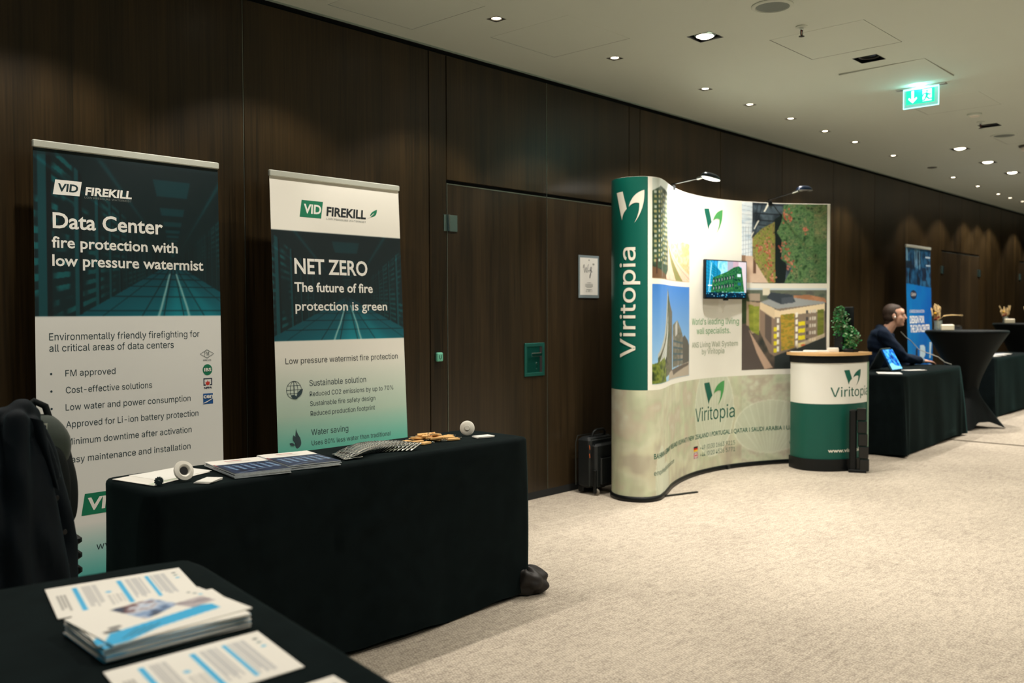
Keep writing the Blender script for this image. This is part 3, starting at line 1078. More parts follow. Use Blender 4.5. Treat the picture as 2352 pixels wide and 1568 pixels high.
flat_poly([(.752, .893), (.770, .898), (.806, .916), (.806, .919), (.768, .902), (.752, .896)], P1, WINK, b1, 'mark_stroke', off=.0022)
logo_box(P1, b1, .177, .455, .250, .092, GINK, WINK, .205, .476, .150, .052, 'green slanted logo box low on the banner')
letter('FIREKILL', .445, .466, .33, .052, P1, KINK, b1, bold=.03, shear=.12)
letter('www.vidfirekill.com', .239, .300, .42, .030, P1, DINK, b1)

# ---- second banner ------------------------------------------------
H2 = 2.030
vv2 = lambda z: (H2 - z) / (H2 - z0)
k = Ink(.852, H2 - z0, 0.0035, (222, 217, 204))
k.grad((236, 233, 222), (176, 200, 182), vv2(1.10), vv2(.80), None)
g1 = k.a.copy()
k.grad((176, 200, 182), (84, 176, 158), vv2(.80), vv2(.60))
k.a = np.where((k.V > vv2(.80))[..., None], k.a, g1)
corridor(k, 0, vv2(1.7465), 1, vv2(1.181), 0.545, 0.60, 9)
k.soft()
b2, P2 = banner('roll_up_banner', (2.56, -.35), (.06, .165), H2,
                'white topped roll-up banner headed NET ZERO, with a green fading lower half', k)
logo_box(P2, b2, .174, 1.824, .150, .090, GINK, WINK, .203, 1.847, .108, .048, 'green slanted logo box')
letter('FIREKILL', .343, 1.843, .266, .048, P2, KINK, b2, bold=.035, shear=.1)
letter('LOW PRESSURE WATERMIST', .343, 1.8205, .266, .0098, P2, GREY, b2)
leaf = bez((.640, 1.856), (.634, 1.882), (.690, 1.902), 8) + bez((.690, 1.902), (.690, 1.858), (.640, 1.856), 8)[1:-1]
flat_poly(leaf, P2, GINK, b2, 'leaf_mark')
flat_poly([(.624, 1.850), (.642, 1.857), (.668, 1.878), (.666, 1.880), (.640, 1.861), (.624, 1.853)], P2, WINK, b2, 'leaf_vein', off=.002)
letter('NET ZERO', .132, 1.528, .475, .079, P2, WINK, b2, bold=.02)
letter('The future of fire', .128, 1.434, .511, .0485, P2, WINK, b2, bold=.02)
letter('protection is green', .130, 1.336, .607, .0485, P2, WINK, b2, bold=.012, ui=False)
letter('Low pressure watermist fire protection', .060, 1.063, .741, .0300, P2, KINK, b2)
for s_, x_, z_, w_, c_ in (('Sustainable solution', .200, .944, .369, .031), ('Reduced CO2 emissions by up to 70%', .200, .891, .560, .0245),
                           ('Sustainable fire safety design', .200, .841, .429, .0245), ('Reduced production footprint', .201, .790, .423, .0245),
                           ('Water saving', .202, .690, .236, .031), ('Uses 80% less water than traditional', .202, .638, .528, .0245),
                           ('sprinkler systems', .203, .588, .26, .0245)):
    letter(s_, x_, z_, w_, c_, P2, DINK, b2)
gx, gz, gr = .105, .930, .046
for rx_ in (gr, gr * .52, .0025):
    ring_poly(P2, gx, gz, rx_, gr, .0025, DINK, b2, 'globe_mark', 28)
for dz in (-.018, .0, .022):
    hw = math.sqrt(gr ** 2 - dz ** 2)
    flat_poly([(gx - hw, gz + dz - .0012), (gx + hw, gz + dz - .0012), (gx + hw, gz + dz + .0012), (gx - hw, gz + dz + .0012)], P2, DINK, b2, 'globe_mark')
def leafp(x0_, z0_, x1_, z1_, wd):
    dx, dz = x1_ - x0_, z1_ - z0_
    L = math.hypot(dx, dz); nx, nz = -dz / L * wd, dx / L * wd
    mx_, mz_ = (x0_ + x1_) / 2, (z0_ + z1_) / 2
    return bez((x0_, z0_), (mx_ + nx, mz_ + nz), (x1_, z1_), 7) + bez((x1_, z1_), (mx_ - nx, mz_ - nz), (x0_, z0_), 7)[1:-1]
flat_poly(leafp(.118, .888, .158, .934, .022), P2, DINK, b2, 'leaf_mark', off=.0016)
flat_poly(leafp(.124, .884, .086, .904, .020), P2, DINK, b2, 'leaf_mark', off=.0016)
drop = bez((.110, .736), (.112, .712), (.132, .686), 6) + bez((.132, .686), (.150, .640), (.112, .632), 8)[1:] + bez((.112, .632), (.098, .640), (.102, .668), 6)[1:] + [(.104, .700)]
flat_poly(drop, P2, DINK, b2, 'drop_mark')
for q in ((.104, .660, .092, .702, .018), (.100, .650, .066, .662, .014), (.100, .652, .128, .672, .014)):
    flat_poly(leafp(*q), P2, DINK, b2, 'leaf_mark', off=.0022)

# ---- third, far banner -------------------------------------------
H3 = 2.10
vv3 = lambda z: (H3 - z) / (H3 - z0)
k = Ink(.86, H3 - z0, 0.006, (14, 96, 160))
k.grad((0, 132, 190), (0, 74, 160), 0, 1, None, True)
k.blotch(k.V >= 0, [(0, 110, 176), (10, 86, 170), (0, 130, 190)], 4, 3, 5, .5)
top = k.V < vv3(1.655) + .02 * k.U
k.blotch(top, [(8, 22, 40), (14, 58, 92), (40, 98, 138), (12, 30, 52), (70, 120, 150)], 12, 8, 8, 1)
for a_ in (.03, .06, .36, .44, .54): k.put(top & (np.abs(k.U - a_) < .014) & (k.V < .10 + a_ * .06), (130, 175, 195), .8)
k.disc(.40, .09, .05, .025, (110, 150, 185), .8, .5); k.rect(0, .085, .22, .13, (8, 22, 34), .8); k.rect(.64, .12, .8, .20, (10, 14, 30), .7)
k.rect(.78, .05, .98, .058, (190, 205, 215)); k.rect(.8, .10, .98, .11, (170, 190, 205))
k.soft()
b3, P3 = banner('roll_up_banner', (11.28, -.33), (.05, .08), H3, 'narrow looking blue roll-up banner behind the seated man', k, .86)
letter('CARRIER INNOVATION', .09, 1.30, .50, .036, P3, WINK, b3, label='small white lettering under the oval badge')
letter('DESIGN FOR', .09, 1.175, .50, .088, P3, WINK, b3, bold=.03)
letter('THE DATACENTER', .10, 1.065, .68, .088, P3, WINK, b3, bold=.03)
flat_poly([(.23 + .11 * math.cos(i * math.pi / 12), 1.52 + .055 * math.sin(i * math.pi / 12)) for i in range(24)], P3, NAV, b3, 'oval_badge', 'dark blue oval badge')
letter('Carrier', .15, 1.505, .16, .04, P3, WINK, b3, shear=.3, off=.002)
flat_poly([(.26, .74), (.33, .745), (.33, .87), (.27, .86)], P3, NAV, b3, 'product_picture')
flat_poly([(.40, .71), (.56, .75), (.60, .78), (.60, .87), (.55, .90), (.42, .90)], P3, mat('pale_blue_print', (176, 200, 212), .5, noise=0), b3, 'product_picture')
flat_poly([(.74, .73), (.78, .73), (.84, .93), (.76, .93)], P3, mat('pale_blue_print', (176, 200, 212)), b3, 'product_picture')
for q in (.24, .44, .70):
    for j_ in range(3):
        letter('cooling unit', q + .01 * j_, .64 - .055 * j_, .14, .024, P3, WINK, b3, label='small illegible white caption')
for j_, s_ in enumerate(('services', 'monitoring', 'lifecycle')):
    letter(s_, .38 + .04 * j_, .42 - .12 * j_, .26, .034, P3, WINK, b3, label='small illegible white caption')

# ------------------------------------------------------------------ curved display stand
BP = [(5.50, -.27), (5.36, -.31), (5.265, -.40), (5.232, -.52), (5.285, -.64), (5.40, -.678), (5.53, -.64), (5.68, -.575), (5.88, -.487), (6.15, -.405),
      (6.44, -.357), (6.76, -.362), (7.02, -.415), (7.25, -.50), (7.45, -.605), (7.62, -.73), (7.78, -.87)]


def spline(Pn, n=24):
    Pn = np.array(Pn, float); Q = np.vstack([2 * Pn[0] - Pn[1], Pn, 2 * Pn[-1] - Pn[-2]]); out = []
    for i in range(1, len(Q) - 2):
        for k_ in range(n):
            t_ = k_ / n; a, b, d, e_ = Q[i - 1], Q[i], Q[i + 1], Q[i + 2]
            out.append(.5 * ((2 * b) + (-a + d) * t_ + (2 * a - 5 * b + 4 * d - e_) * t_ * t_ + (-a + 3 * b - 3 * d + e_) * t_ ** 3))
    out.append(Q[-2]); return np.array(out)


class Path:
    def __init__(s, pts):
        s.P = spline(pts)
        s.S = np.concatenate([[0], np.cumsum(np.linalg.norm(np.diff(s.P, axis=0), axis=1))])
        T = np.gradient(s.P, axis=0); T /= np.linalg.norm(T, axis=1)[:, None]
        s.N = np.stack([T[:, 1], -T[:, 0]], 1)
        s.L = s.S[-1]

    def at(s, q, z, off=0.0, org=(0, 0)):
        x = np.interp(q, s.S, s.P[:, 0]); y = np.interp(q, s.S, s.P[:, 1])
        nx = np.interp(q, s.S, s.N[:, 0]); ny = np.interp(q, s.S, s.N[:, 1])
        return x + nx * off - org[0], y + ny * off - org[1], z


BO = (6.5, -.5)
bp_ = Path(BP)
SB = .16
sa = lambda f: SB + (bp_.L - SB) * f
booth = empty('display_stand', (BO[0], BO[1], 0), 'tall S-curved exhibition display wall with green end, building photographs and leaf logo', 'display stand')
def BS(u, v, off=0.0):
    off = off + .0006 if off > 0 else off
    a = bp_.at(u, v, off, BO)
    return (float(a[0]), float(a[1]), float(a[2]))
def bsheet(ink, s0, s1, z0_, z1_, name, off=0.0, label=None, m=INK):
    return ink.sheet(name, lambda U, V: (lambda r_: (r_[0], r_[1], r_[2] + 0 * U))(bp_.at(s0 + U * (s1 - s0), z1_ - V * (z1_ - z0_), off, BO)), m, booth, label=label)
BT = 2.252
# carcase: white back skin, black foot rail, silver top lip
bk = MB()
n = 160
for z_ in (0.03, BT):
    bk.v += [BS(sa(i / n), z_, -.028) for i in range(n + 1)]
bk.f += [(i, n + 1 + i, n + 2 + i, i + 1) for i in range(n)]
bk.build('back_skin', mat('booth_back', (215, 215, 205), .5, noise=0), booth, True)
lip = MB()
lip.grid(lambda a, b: BS(sa(a), BT + (.000 if b in (0, 1) else 0.002), -.028 + .028 * b), 160, 5)
for q in (SB, bp_.L):
    lip.add([BS(q, .03, 0), BS(q, .03, -.028), BS(q, BT, -.028), BS(q, BT, 0)], [(0, 1, 2, 3)])
lip.build('edge_lip', mat('booth_edge', (205, 200, 185), .45, noise=0), booth, True)
ft = MB()
pr = [(.006, .0), (.012, .012), (.008, .034), (.002, .038), (-.03, .038), (-.036, .0)]
ft.grid(lambda a, b: BS(sa(a), pr[int(round(b * 5))][1], pr[int(round(b * 5))][0]), 170, 6)
ft.build('foot_rail', BLACKP, booth, 60)
MB().bbox((*bp_.at(2.21, 0, 0, BO)[:2], .018), (.07, .035, .034), .003, rz=.1).build('rail_clip', BLACKP, booth)
a = bp_.at(.80, 0, 0, BO)
MB().box((a[0] + .16, a[1] - .045, .006), (.30, .022, .008), rz=-.32).build('stabiliser_foot', mat('dark_foot_metal', (40, 44, 42), .5, .5), booth)

# print areas
w = Ink(.57, 1.47, .02, (0, 96, 78)); w.grad((0, 92, 78), (0, 84, 72))
bsheet(w, SB, .566, .779, BT, 'green_panel', label='solid deep green end panel')
w = Ink(2.66, 1.47, .02, (236, 234, 222))
bsheet(w, .566, bp_.L - .002, .779, BT, 'white_panel')
w = Ink(bp_.L, .745, .007, (186, 192, 158))
w.blotch(w.V >= 0, [(158, 150, 128), (196, 196, 160), (206, 212, 178), (176, 190, 150), (190, 178, 152), (214, 220, 196)], 3, 9, 21, 1, 4)
w.blotch(w.V >= 0, [(196, 204, 168), (170, 160, 140), (204, 208, 176)], 2, 26, 4, .45)
w.blotch((w.U > .72), [(150, 166, 134), (196, 206, 176), (164, 150, 134), (206, 214, 190)], 7, 22, 5, .6)
for cx_, cy_, rx_, ry_ in ((.60, .36, .088, .50), (.82, .60, .125, .30), (.19, .85, .035, .3), (.24, .95, .04, .22)):
    w.disc(cx_, cy_, rx_ * 1.03, ry_ * 1.03, (226, 232, 212), .6)
    w.disc(cx_, cy_, rx_, ry_, (178, 186, 158), .65)
    for q in range(-5, 6):
        w.line((cx_ + rx_ * q * .05, cy_ + ry_), (cx_ + rx_ * q * .19, cy_ - ry_ * math.sqrt(max(0, 1 - (q * .19) ** 2))), .0016, (214, 220, 198), .5, .3)
w.bright(.85, 1.0)
w.soft()
bsheet(w, SB, bp_.L - .002, .034, .779, 'leaf_picture_panel', label='pale green lower band printed with blurred leaves')

# photograph 1: tower and road
w = Ink(1.007, .70, .0045, (255, 252, 244))
w.grad((205, 215, 205), (250, 246, 236), 0, .6)
w.blotch(w.V > .58 - .02 * np.sin(w.U * 9), [(214, 160, 128), (240, 206, 176), (196, 176, 120), (246, 222, 200)], 12, 14, 31)
w.poly([(.30, .62), (.42, .64), (.98, 1), (.30, 1)], (232, 196, 178), .8)
w.poly([(.36, .64), (.40, .64), (.86, 1), (.68, 1)], (124, 128, 70), .85)
w.poly([(.44, .66), (.47, .66), (1.0, .92), (1.0, 1)], (238, 208, 190), .8)
w.line((.42, .66), (1.0, .97), .006, (190, 120, 100), .6); w.line((.33, .7), (.44, 1), .006, (190, 130, 110), .5)
tw = w.mask([(0, .13), (.10, .07), (.34, .10), (.36, .90), (.28, .96), (0, .88)])
w.blotch(tw, [(28, 48, 36), (70, 92, 70), (44, 66, 50)], 20, 20, 33)
for i in range(15):
    for j in range(7):
        x0_ = .015 + j * .048; y0_ = .125 + i * .049 + (.010 if j > 2 else -.008 * j)
        w.rect(x0_ + (.004 if i % 2 else 0), y0_, x0_ + .028, y0_ + .026, (196, 184, 128) if (i + j) % 3 else (214, 216, 204), .85)
w.poly([(0, .88), (.28, .96), (.3, 1), (0, 1)], (110, 82, 58)); w.rect(.04, .8, .05, .95, (70, 50, 40)); w.rect(.14, .84, .15, .98, (150, 140, 130))
w.soft(); bsheet(w, .602, 1.609, 1.555, BT - .004, 'photo_print', .0008, 'picture of a planted tower block above a motorway')

# photograph 2: pointed planted building
w = Ink(1.007, .70, .0045)
w.grad((56, 118, 200), (150, 196, 232), 0, .85)
w.put(np.exp(-((w.U - .28) / .10) ** 2) * .0 + 0 * w.U, (255, 255, 255))
main = w.mask([(.35, .03), (.44, .16), (.56, .28), (.56, .92), (.30, .95), (.06, .84), (.06, .70), (.20, .55), (.28, .38), (.32, .18)])
w.blotch(main, [(74, 76, 60), (110, 104, 86), (58, 74, 46), (128, 112, 96)], 16, 16, 41)
w.poly([(.35, .03), (.36, .10), (.34, .30), (.29, .5), (.20, .62), (.06, .74), (.06, .70), (.20, .55), (.28, .38), (.32, .18)], (176, 180, 170))
for q in (.06, .13, .20):
    w.poly([(.37, .24 + q), (.375, .3 + q), (.32, .55 + q * .9), (.07, .78 + q * .5), (.07, .76 + q * .5), (.30, .50 + q * .9)], (190, 196, 190))
    w.poly([(.36, .32 + q), (.31, .56 + q * .9), (.07, .79 + q * .5), (.07, .80 + q * .55), (.32, .60 + q)], (30, 44, 36))
w.poly([(.44, .16), (.56, .28), (.56, .92), (.44, .94)], (104, 92, 84), .55)
sec = w.mask([(.58, .42), (.72, .37), (.80, .45), (.86, .55), (.86, .86), (.58, .88)])
w.blotch(sec, [(128, 120, 108), (92, 96, 84), (150, 142, 130)], 12, 12, 42)
w.poly([(.66, .42), (.72, .37), (.72, .52), (.66, .55)], (186, 186, 180))
for q in range(4): w.poly([(.60, .58 + q * .07), (.86, .62 + q * .06), (.86, .635 + q * .06), (.60, .60 + q * .07)], (60, 86, 96))
w.poly([(.86, .56), (.90, .54), (.97, .60), (1, .66), (1, .86), (.86, .86)], (84, 84, 78))
w.poly([(.44, .92), (1, .84), (1, 1), (.40, 1)], (172, 160, 142)); w.poly([(.56, .90), (1, .85), (.98, .88), (.6, .96)], (92, 84, 76))
w.blotch(w.mask([(0, .80), (.12, .77), (.22, .74), (.26, .80), (.30, 1), (0, 1)]), [(52, 72, 24), (120, 136, 48), (34, 50, 22)], 18, 18, 43)
w.bright(.9).soft(); bsheet(w, .602, 1.609, .818, 1.516, 'photo_print', .0008, 'picture of a pointed planted building under blue sky')

# photograph 3: indoor planted walls
w = Ink(.845, .69, .0045, (40, 52, 60))
w.blotch(w.V >= 0, [(30, 40, 48), (64, 80, 92), (24, 32, 38)], 5, 7, 51)
w.blotch(w.U < .14, [(176, 198, 214), (214, 222, 226), (140, 168, 190)], 12, 5, 52)
for i in range(12): w.line((0, .04 + i * .055), (.14, .06 + i * .05), .003, (96, 116, 132), .6)
for i in range(4): w.line((.02 + i * .035, .3), (.02 + i * .035, .68), .003, (90, 108, 120), .6)
for i in range(7):
    f_ = .72 ** i
    w.line((.15 + .02 * i, .40 - .40 * f_ + .02), (.16 + .50 * f_, .44 - .42 * f_), .006 * f_ + .003, (10, 14, 20), .9)
for i in range(3): w.line((.15 + .06 * i, 0), (.14 + .01 * i, .44), .005, (14, 18, 26), .8)
w.poly([(.33, .0), (.36, .0), (.30, .11), (.28, .11)], (236, 236, 220)); w.poly([(.21, .22), (.23, .22), (.17, .33), (.155, .33)], (226, 226, 210)); w.poly([(.15, .36), (.165, .36), (.13, .43), (.12, .43)], (226, 226, 210))
w.blotch(w.mask([(0, .67), (.16, .66), (.22, .78), (.36, 1), (0, 1)]), [(176, 146, 122), (204, 176, 152)], 4, 4, 53)
w.rect(.15, .66, .19, .88, (86, 62, 48)); w.rect(0, .66, .05, .86, (120, 92, 72))
hg = w.mask([(.14, .44), (.26, .32), (.43, .22), (.43, 1), (.35, 1), (.22, .80), (.15, .68)])
w.blotch(hg, [(60, 70, 28), (140, 140, 60), (96, 112, 48), (156, 120, 76), (44, 60, 26)], 34, 40, 54)
w.poly([(.42, .2), (.52, .12), (.50, .45), (.56, .8), (.54, 1), (.43, 1)], (10, 20, 20))
hb = w.mask([(.52, .02), (.60, 0), (1, 0), (1, 1), (.53, 1), (.62, .8), (.50, .70), (.50, .45), (.44, .36), (.50, .22)])
w.blotch(hb, [(24, 52, 28), (58, 96, 54), (96, 130, 78), (40, 78, 48), (128, 136, 88), (20, 44, 28)], 22, 24, 55)
w.blotch(hb & (w.U > .86) & (w.V < .5), [(110, 96, 70), (150, 130, 90), (80, 90, 56)], 14, 14, 56, .3)
w.blotch(hb & (w.U > .85) & (w.V > .42), [(16, 44, 24), (40, 74, 36), (24, 58, 30)], 18, 18, 57, .35)
r_ = np.random.default_rng(3)
for cx_, cy_, sp in [(.54, .14, .03), (.60, .18, .025), (.52, .55, .035), (.56, .68, .05), (.60, .76, .04), (.34, .62, .04), (.33, .5, .04), (.38, .78, .05), (.39, .93, .04), (.24, .55, .03), (.77, .32, .02)]:
    for _ in range(12):
        w.disc(cx_ + r_.normal() * sp * .7, cy_ + r_.normal() * sp, .011, .013, [(176, 84, 62), (196, 120, 96), (150, 54, 44)][r_.integers(3)], .85)
w.bright(.84, 1.05).soft(); bsheet(w, 2.366, 3.210, 1.564, BT - .004, 'photo_print', .0008, 'picture of indoor walls covered in plants')

# photograph 4: aerial view of green clad block
w = Ink(.845, .70, .0045, (60, 62, 54))
w.blotch(w.V >= 0, [(30, 34, 32), (74, 64, 54), (48, 44, 42)], 6, 8, 61)
w.blotch(w.V < .16, [(50, 62, 54), (84, 92, 76), (64, 66, 64)], 24, 10, 62); w.rect(0, 0, 1, .02, (180, 196, 206))
w.rect(.27, .0, .36, .09, (206, 200, 176))
w.blotch(w.mask([(.64, .09), (.80, .08), (.98, .12), (1, .18), (.64, .18)]), [(130, 84, 56), (176, 120, 84)], 10, 10, 63)
w.blotch(w.mask([(0, .02), (.10, .06), (.10, .42), (0, .44)]), [(26, 38, 22), (44, 60, 32)], 12, 6, 64)
w.poly([(.08, .07), (.24, .07), (.24, .16), (.10, .15)], (146, 130, 112)); w.poly([(.06, .16), (.24, .18), (.24, .52), (.14, .56), (.06, .48)], (150, 128, 102))
w.blotch(w.mask([(.09, .20), (.15, .21), (.15, .54), (.10, .50)]), [(90, 104, 30), (130, 136, 44)], 30, 8, 65); w.blotch(w.mask([(.155, .22), (.225, .22), (.225, .58), (.155, .54)]), [(96, 110, 34), (140, 146, 50)], 30, 8, 66)
w.poly([(.24, .17), (.42, .26), (.42, .84), (.36, .80), (.24, .54)], (120, 100, 84)); w.poly([(.24, .17), (.42, .25), (.42, .38), (.24, .26)], (206, 184, 146))
w.poly([(.30, .31), (.38, .36), (.38, .70), (.30, .60)], (60, 54, 52), .8)
w.poly([(.24, .17), (.34, .14), (.66, .12), (.98, .17), (.98, .20), (.48, .27)], (134, 140, 142)); w.poly([(.37, .05), (.62, .08), (.66, .17), (.50, .20), (.32, .12)], (38, 46, 54)); w.poly([(.50, .12), (.64, .10), (.64, .18), (.50, .19)], (56, 64, 74))
w.poly([(.42, .26), (.98, .19), (.98, .58), (.66, .74), (.42, .84)], (112, 98, 84))
w.poly([(.42, .26), (.48, .28), (.98, .19), (.98, .28), (.64, .33), (.48, .36), (.42, .36)], (222, 200, 160))
w.blotch(w.mask([(.49, .33), (.65, .31), (.65, .74), (.50, .78)]), [(120, 112, 30), (176, 128, 40), (96, 108, 32), (156, 96, 30)], 44, 20, 67)
w.blotch(w.mask([(.90, .27), (.97, .26), (.97, .57), (.90, .60)]), [(72, 84, 28), (104, 112, 40)], 34, 10, 68)
for i in range(5):
    yy = .33 + i * .088
    w.rect(.41, yy + .06, .445, yy + .115, (212, 196, 30), 1) if i else None
    w.rect(.445, yy + .04, .475, yy + .10, (226, 224, 208))
    w.poly([(.66, yy - .03), (.685, yy - .032), (.685, yy + .03), (.66, yy + .034)], (232, 228, 214)); w.poly([(.69, yy + .0), (.77, yy - .012), (.77, yy + .04), (.69, yy + .052)], (214, 198, 28) if i else (112, 98, 84))
    for x_ in (.78, .815, .84, .865): w.poly([(x_, yy - .045 - (x_ - .66) * .1), (x_ + .018, yy - .047 - (x_ - .66) * .1), (x_ + .018, yy - .005 - (x_ - .66) * .1), (x_, yy - .003 - (x_ - .66) * .1)], (46, 46, 50) if x_ < .8 else (196, 190, 176))
w.poly([(.66, .70), (.98, .56), (.98, .62), (.68, .76)], (206, 188, 156), .7); w.disc(.75, .71, .03, .014, (190, 60, 34), .8)
w.poly([(0, .45), (.09, .46), (.30, .98), (0, 1)], (62, 54, 50)); w.poly([(.09, .5), (.14, .58), (.40, .98), (.30, 1), (.2, .8)], (164, 134, 112)); w.poly([(.42, .84), (.66, .76), (1, .6), (1, 1), (.42, 1)], (30, 36, 36))
w.bright(.80, 1.05).soft(); bsheet(w, 2.371, 3.210, .825, 1.522, 'photo_print', .0008, 'aerial picture of a block with plant covered facades')

# lettering and leaf logos on the stand
def leaf_logo(fn, par, u, v, w_, h_, ma, mb, off=.0016, maxe=.03):
    """two stroke leaf emblem in the box u..u+w_, v (bottom) .. v+h_"""
    Q = lambda pts: [(u + a * w_, v + b * h_) for a, b in pts]
    left = [(0.0, .96), (.28, .98), (.43, .44)] + bez((.43, .44), (.27, .30), (.25, .10), 6)[1:]
    right = bez((.50, .50), (.60, .90), (1.0, 1.0), 8) + bez((1.0, 1.0), (1.02, .40), (.68, .0), 10)[1:] + bez((.68, .0), (.86, .28), (.84, .60), 6)[1:] + bez((.84, .60), (.66, .66), (.50, .50), 5)[1:-1]
    flat_poly(Q(left), fn, ma, par, 'emblem_stroke', off=off, maxe=maxe)
    flat_poly(Q(right), fn, mb, par, 'emblem_leaf', off=off, maxe=maxe)
CREAM = mat('cream_print', (232, 228, 212), .5, noise=0)
leaf_logo(BS, booth, .325, 1.935, .215, .225, CREAM, CREAM, maxe=.02)
letter('Viritopia', .478, 1.004, .765, .118, BS, CREAM, booth, maxe=.02, vertical=True, bold=.006, ui=True, off=.0016, label='large cream lettering running up the green end')
leaf_logo(BS, booth, 1.867, 1.967, .266, .198, TINK, LINK)
leaf_logo(BS, booth, 1.874, .540, .288, .208, TINK, LINK)
letter("World's leading living", 1.663, 1.218, .675, .050, BS, LINK, booth, maxe=.05)
letter('wall specialists.', 1.751, 1.142, .485, .050, BS, LINK, booth, maxe=.05)
PALEG = mat('pale_green_print', (128, 146, 112), .5, noise=0)
letter('ANS Living Wall System', 1.668, 1.034, .658, .043, BS, PALEG, booth, maxe=.05)
letter('by Viritopia', 1.839, .976, .322, .043, BS, PALEG, booth, maxe=.05)
letter('Viritopia', 1.732, .434, .560, .110, BS, TINK, booth, maxe=.05)
letter('BAHRAIN I GERMANY I IRELAND I KUWAIT I NEW ZEALAND I PORTUGAL I QATAR I SAUDI ARABIA I UAE I UK', .620, .296, 2.42, .036, BS, TINK, booth, maxe=.05, ui=False, bold=.01,
       label='dark green line of country names')
letter('+49 (0)30 1663 9215', 1.814, .200, .483, .036, BS, PALEG if False else mat('grey_green_print', (78, 112, 96), .5, noise=0), booth, maxe=.05, label='grey green telephone number')
letter('+44 (0)20 4526 5771', 1.814, .144, .483, .036, BS, MATS['grey_green_print'], booth, maxe=.05, label='grey green telephone number')
letter('enquiries@viritopia.com', .620, .180, .62, .034, BS, MATS['grey_green_print'], booth, maxe=.04, label='grey green contact line')
letter('www.viritopia.com', 2.87, .172, .36, .034, BS, MATS['grey_green_print'], booth, maxe=.05)
for i, c_ in enumerate(((20, 20, 20), (196, 30, 24), (232, 190, 40))):
    z_ = .2385 - .0135 * i
    flat_poly([(1.701, z_ - .0135), (1.772, z_ - .0135), (1.772, z_), (1.701, z_)], BS, mat('flag_ink_%d' % i, c_, .5, noise=0), booth, 'flag_stripe', off=.0014)
w = Ink(.071, .048, .003, (32, 46, 104))
for p, q in (((0, 0), (1, 1)), ((0, 1), (1, 0))): w.line(p, q, .10, (230, 226, 220), 1, .6); w.line(p, q, .035, (190, 40, 44), 1, .6)
w.rect(0, .33, 1, .67, (232, 228, 222)); w.rect(.38, 0, .62, 1, (232, 228, 222)); w.rect(0, .41, 1, .59, (196, 36, 40)); w.rect(.44, 0, .56, 1, (196, 36, 40))
bsheet(w, 1.701, 1.776, .141, .189, 'flag_print', .0014, 'small red white and blue flag')

# wall mounted screen ------------------------------------------------
c0 = bp_.at(2.075, 1.584, .085)
a0 = bp_.at(1.79, 0, 0); a1 = bp_.at(2.36, 0, 0)
ang = math.atan2(a1[1] - a0[1], a1[0] - a0[0])
tv = empty('flat_screen', (float(c0[0]), float(c0[1]), 1.584), 'black edged flat screen showing a plant covered building, hung on the curved display', 'screen', rz=ang)
TW, TH = .562, .318
MB().bbox((0, .012, 0), (TW, .026, TH), .004).build('casing', BLACKP, tv)
MB().bbox((0, .045, 0), (.16, .05, .12), .004).build('bracket', BLACKP, tv)
MB().bbox((0, .008, -TH / 2 - .006), (.05, .02, .012), .002).build('sensor_tab', BLACKP, tv)
w = Ink(TW - .022, TH - .022, .0022, (60, 170, 210))
w.grad((30, 130, 190), (110, 200, 230), 0, .5)
w.blotch((w.U > .28) & (w.U < .56) & (w.V < .5), [(40, 140, 196), (180, 220, 236), (70, 165, 210)], 4, 6, 71, .8)
w.poly([(.0, 0), (.12, 0), (.36, .30), (.30, .62), (.02, .9), (0, 1)], (20, 120, 160))
for i in range(9): w.line((0, .02 + .1 * i), (.34, .30 + .04 * i), .004, (8, 60, 92), .9)
for q in (.05, .10, .19, .27): w.line((q, 0), (q - .02, .95), .005, (120, 200, 220) if q == .10 else (8, 64, 96), .9)
w.line((.13, .05), (.04, 1), .008, (150, 205, 220)); w.line((.12, .36), (.24, .55), .006, (150, 205, 220), .8)
w.poly([(.52, 0), (.70, 0), (.68, .25), (.52, .35)], (150, 150, 170)); w.poly([(.66, 0), (.8, 0), (.8, .2), (.66, .2)], (176, 150, 166)); w.poly([(.8, 0), (1, 0), (1, .9), (.95, .9), (.88, .16), (.8, .12)], (196, 186, 196))
gb = w.mask([(.16, .46), (.36, .36), (.52, .28), (.68, .16), (.80, .12), (.88, .18), (.95, .84), (.10, .88), (.14, .62)])
w.blotch(gb, [(10, 44, 34), (26, 84, 50), (52, 118, 62), (14, 60, 48), (74, 138, 78)], 18, 22, 72)
for j, (ya, yb) in enumerate(((.50, .38), (.70, .60))):
    for i in range(8):
        x_ = .17 + .068 * i; y_ = ya + (yb - ya) * i / 7
        w.poly([(x_, y_), (x_ + .036, y_ - .012), (x_ + .036, y_ + .10), (x_, y_ + .11)], (14, 36, 46)); w.rect(x_ + .004, y_ + .02, x_ + .014, y_ + .09, (196, 190, 190), .9)
w.rect(.77, .34, .86, .42, (190, 214, 224)); w.rect(.78, .58, .86, .66, (30, 90, 110)); w.rect(.04, .66, .14, .69, (206, 222, 226))
w.rect(0, .86, 1, 1, (6, 30, 50)); r_ = np.random.default_rng(5)
for _ in range(46):
    x_, y_ = r_.random(), .84 + .15 * r_.random(); w.disc(x_, y_, .010 + .015 * r_.random(), .012, [(20, 110, 160), (60, 170, 210), (10, 50, 80), (150, 190, 200)][r_.integers(4)], .9)
w.soft()
w.sheet('picture', lambda U, V: ((U - .5) * (TW - .022), -.0018 + 0 * U, (.5 - V) * (TH - .022) + .002), print_mat('screen_glow', .15, 0.75, .5), tv)
MB().tube([(.06, .03, -TH / 2), (.065, .06, -.20), (.06, .080, -.27)], .003, 8).build('cable', WHITEPL, tv, True)

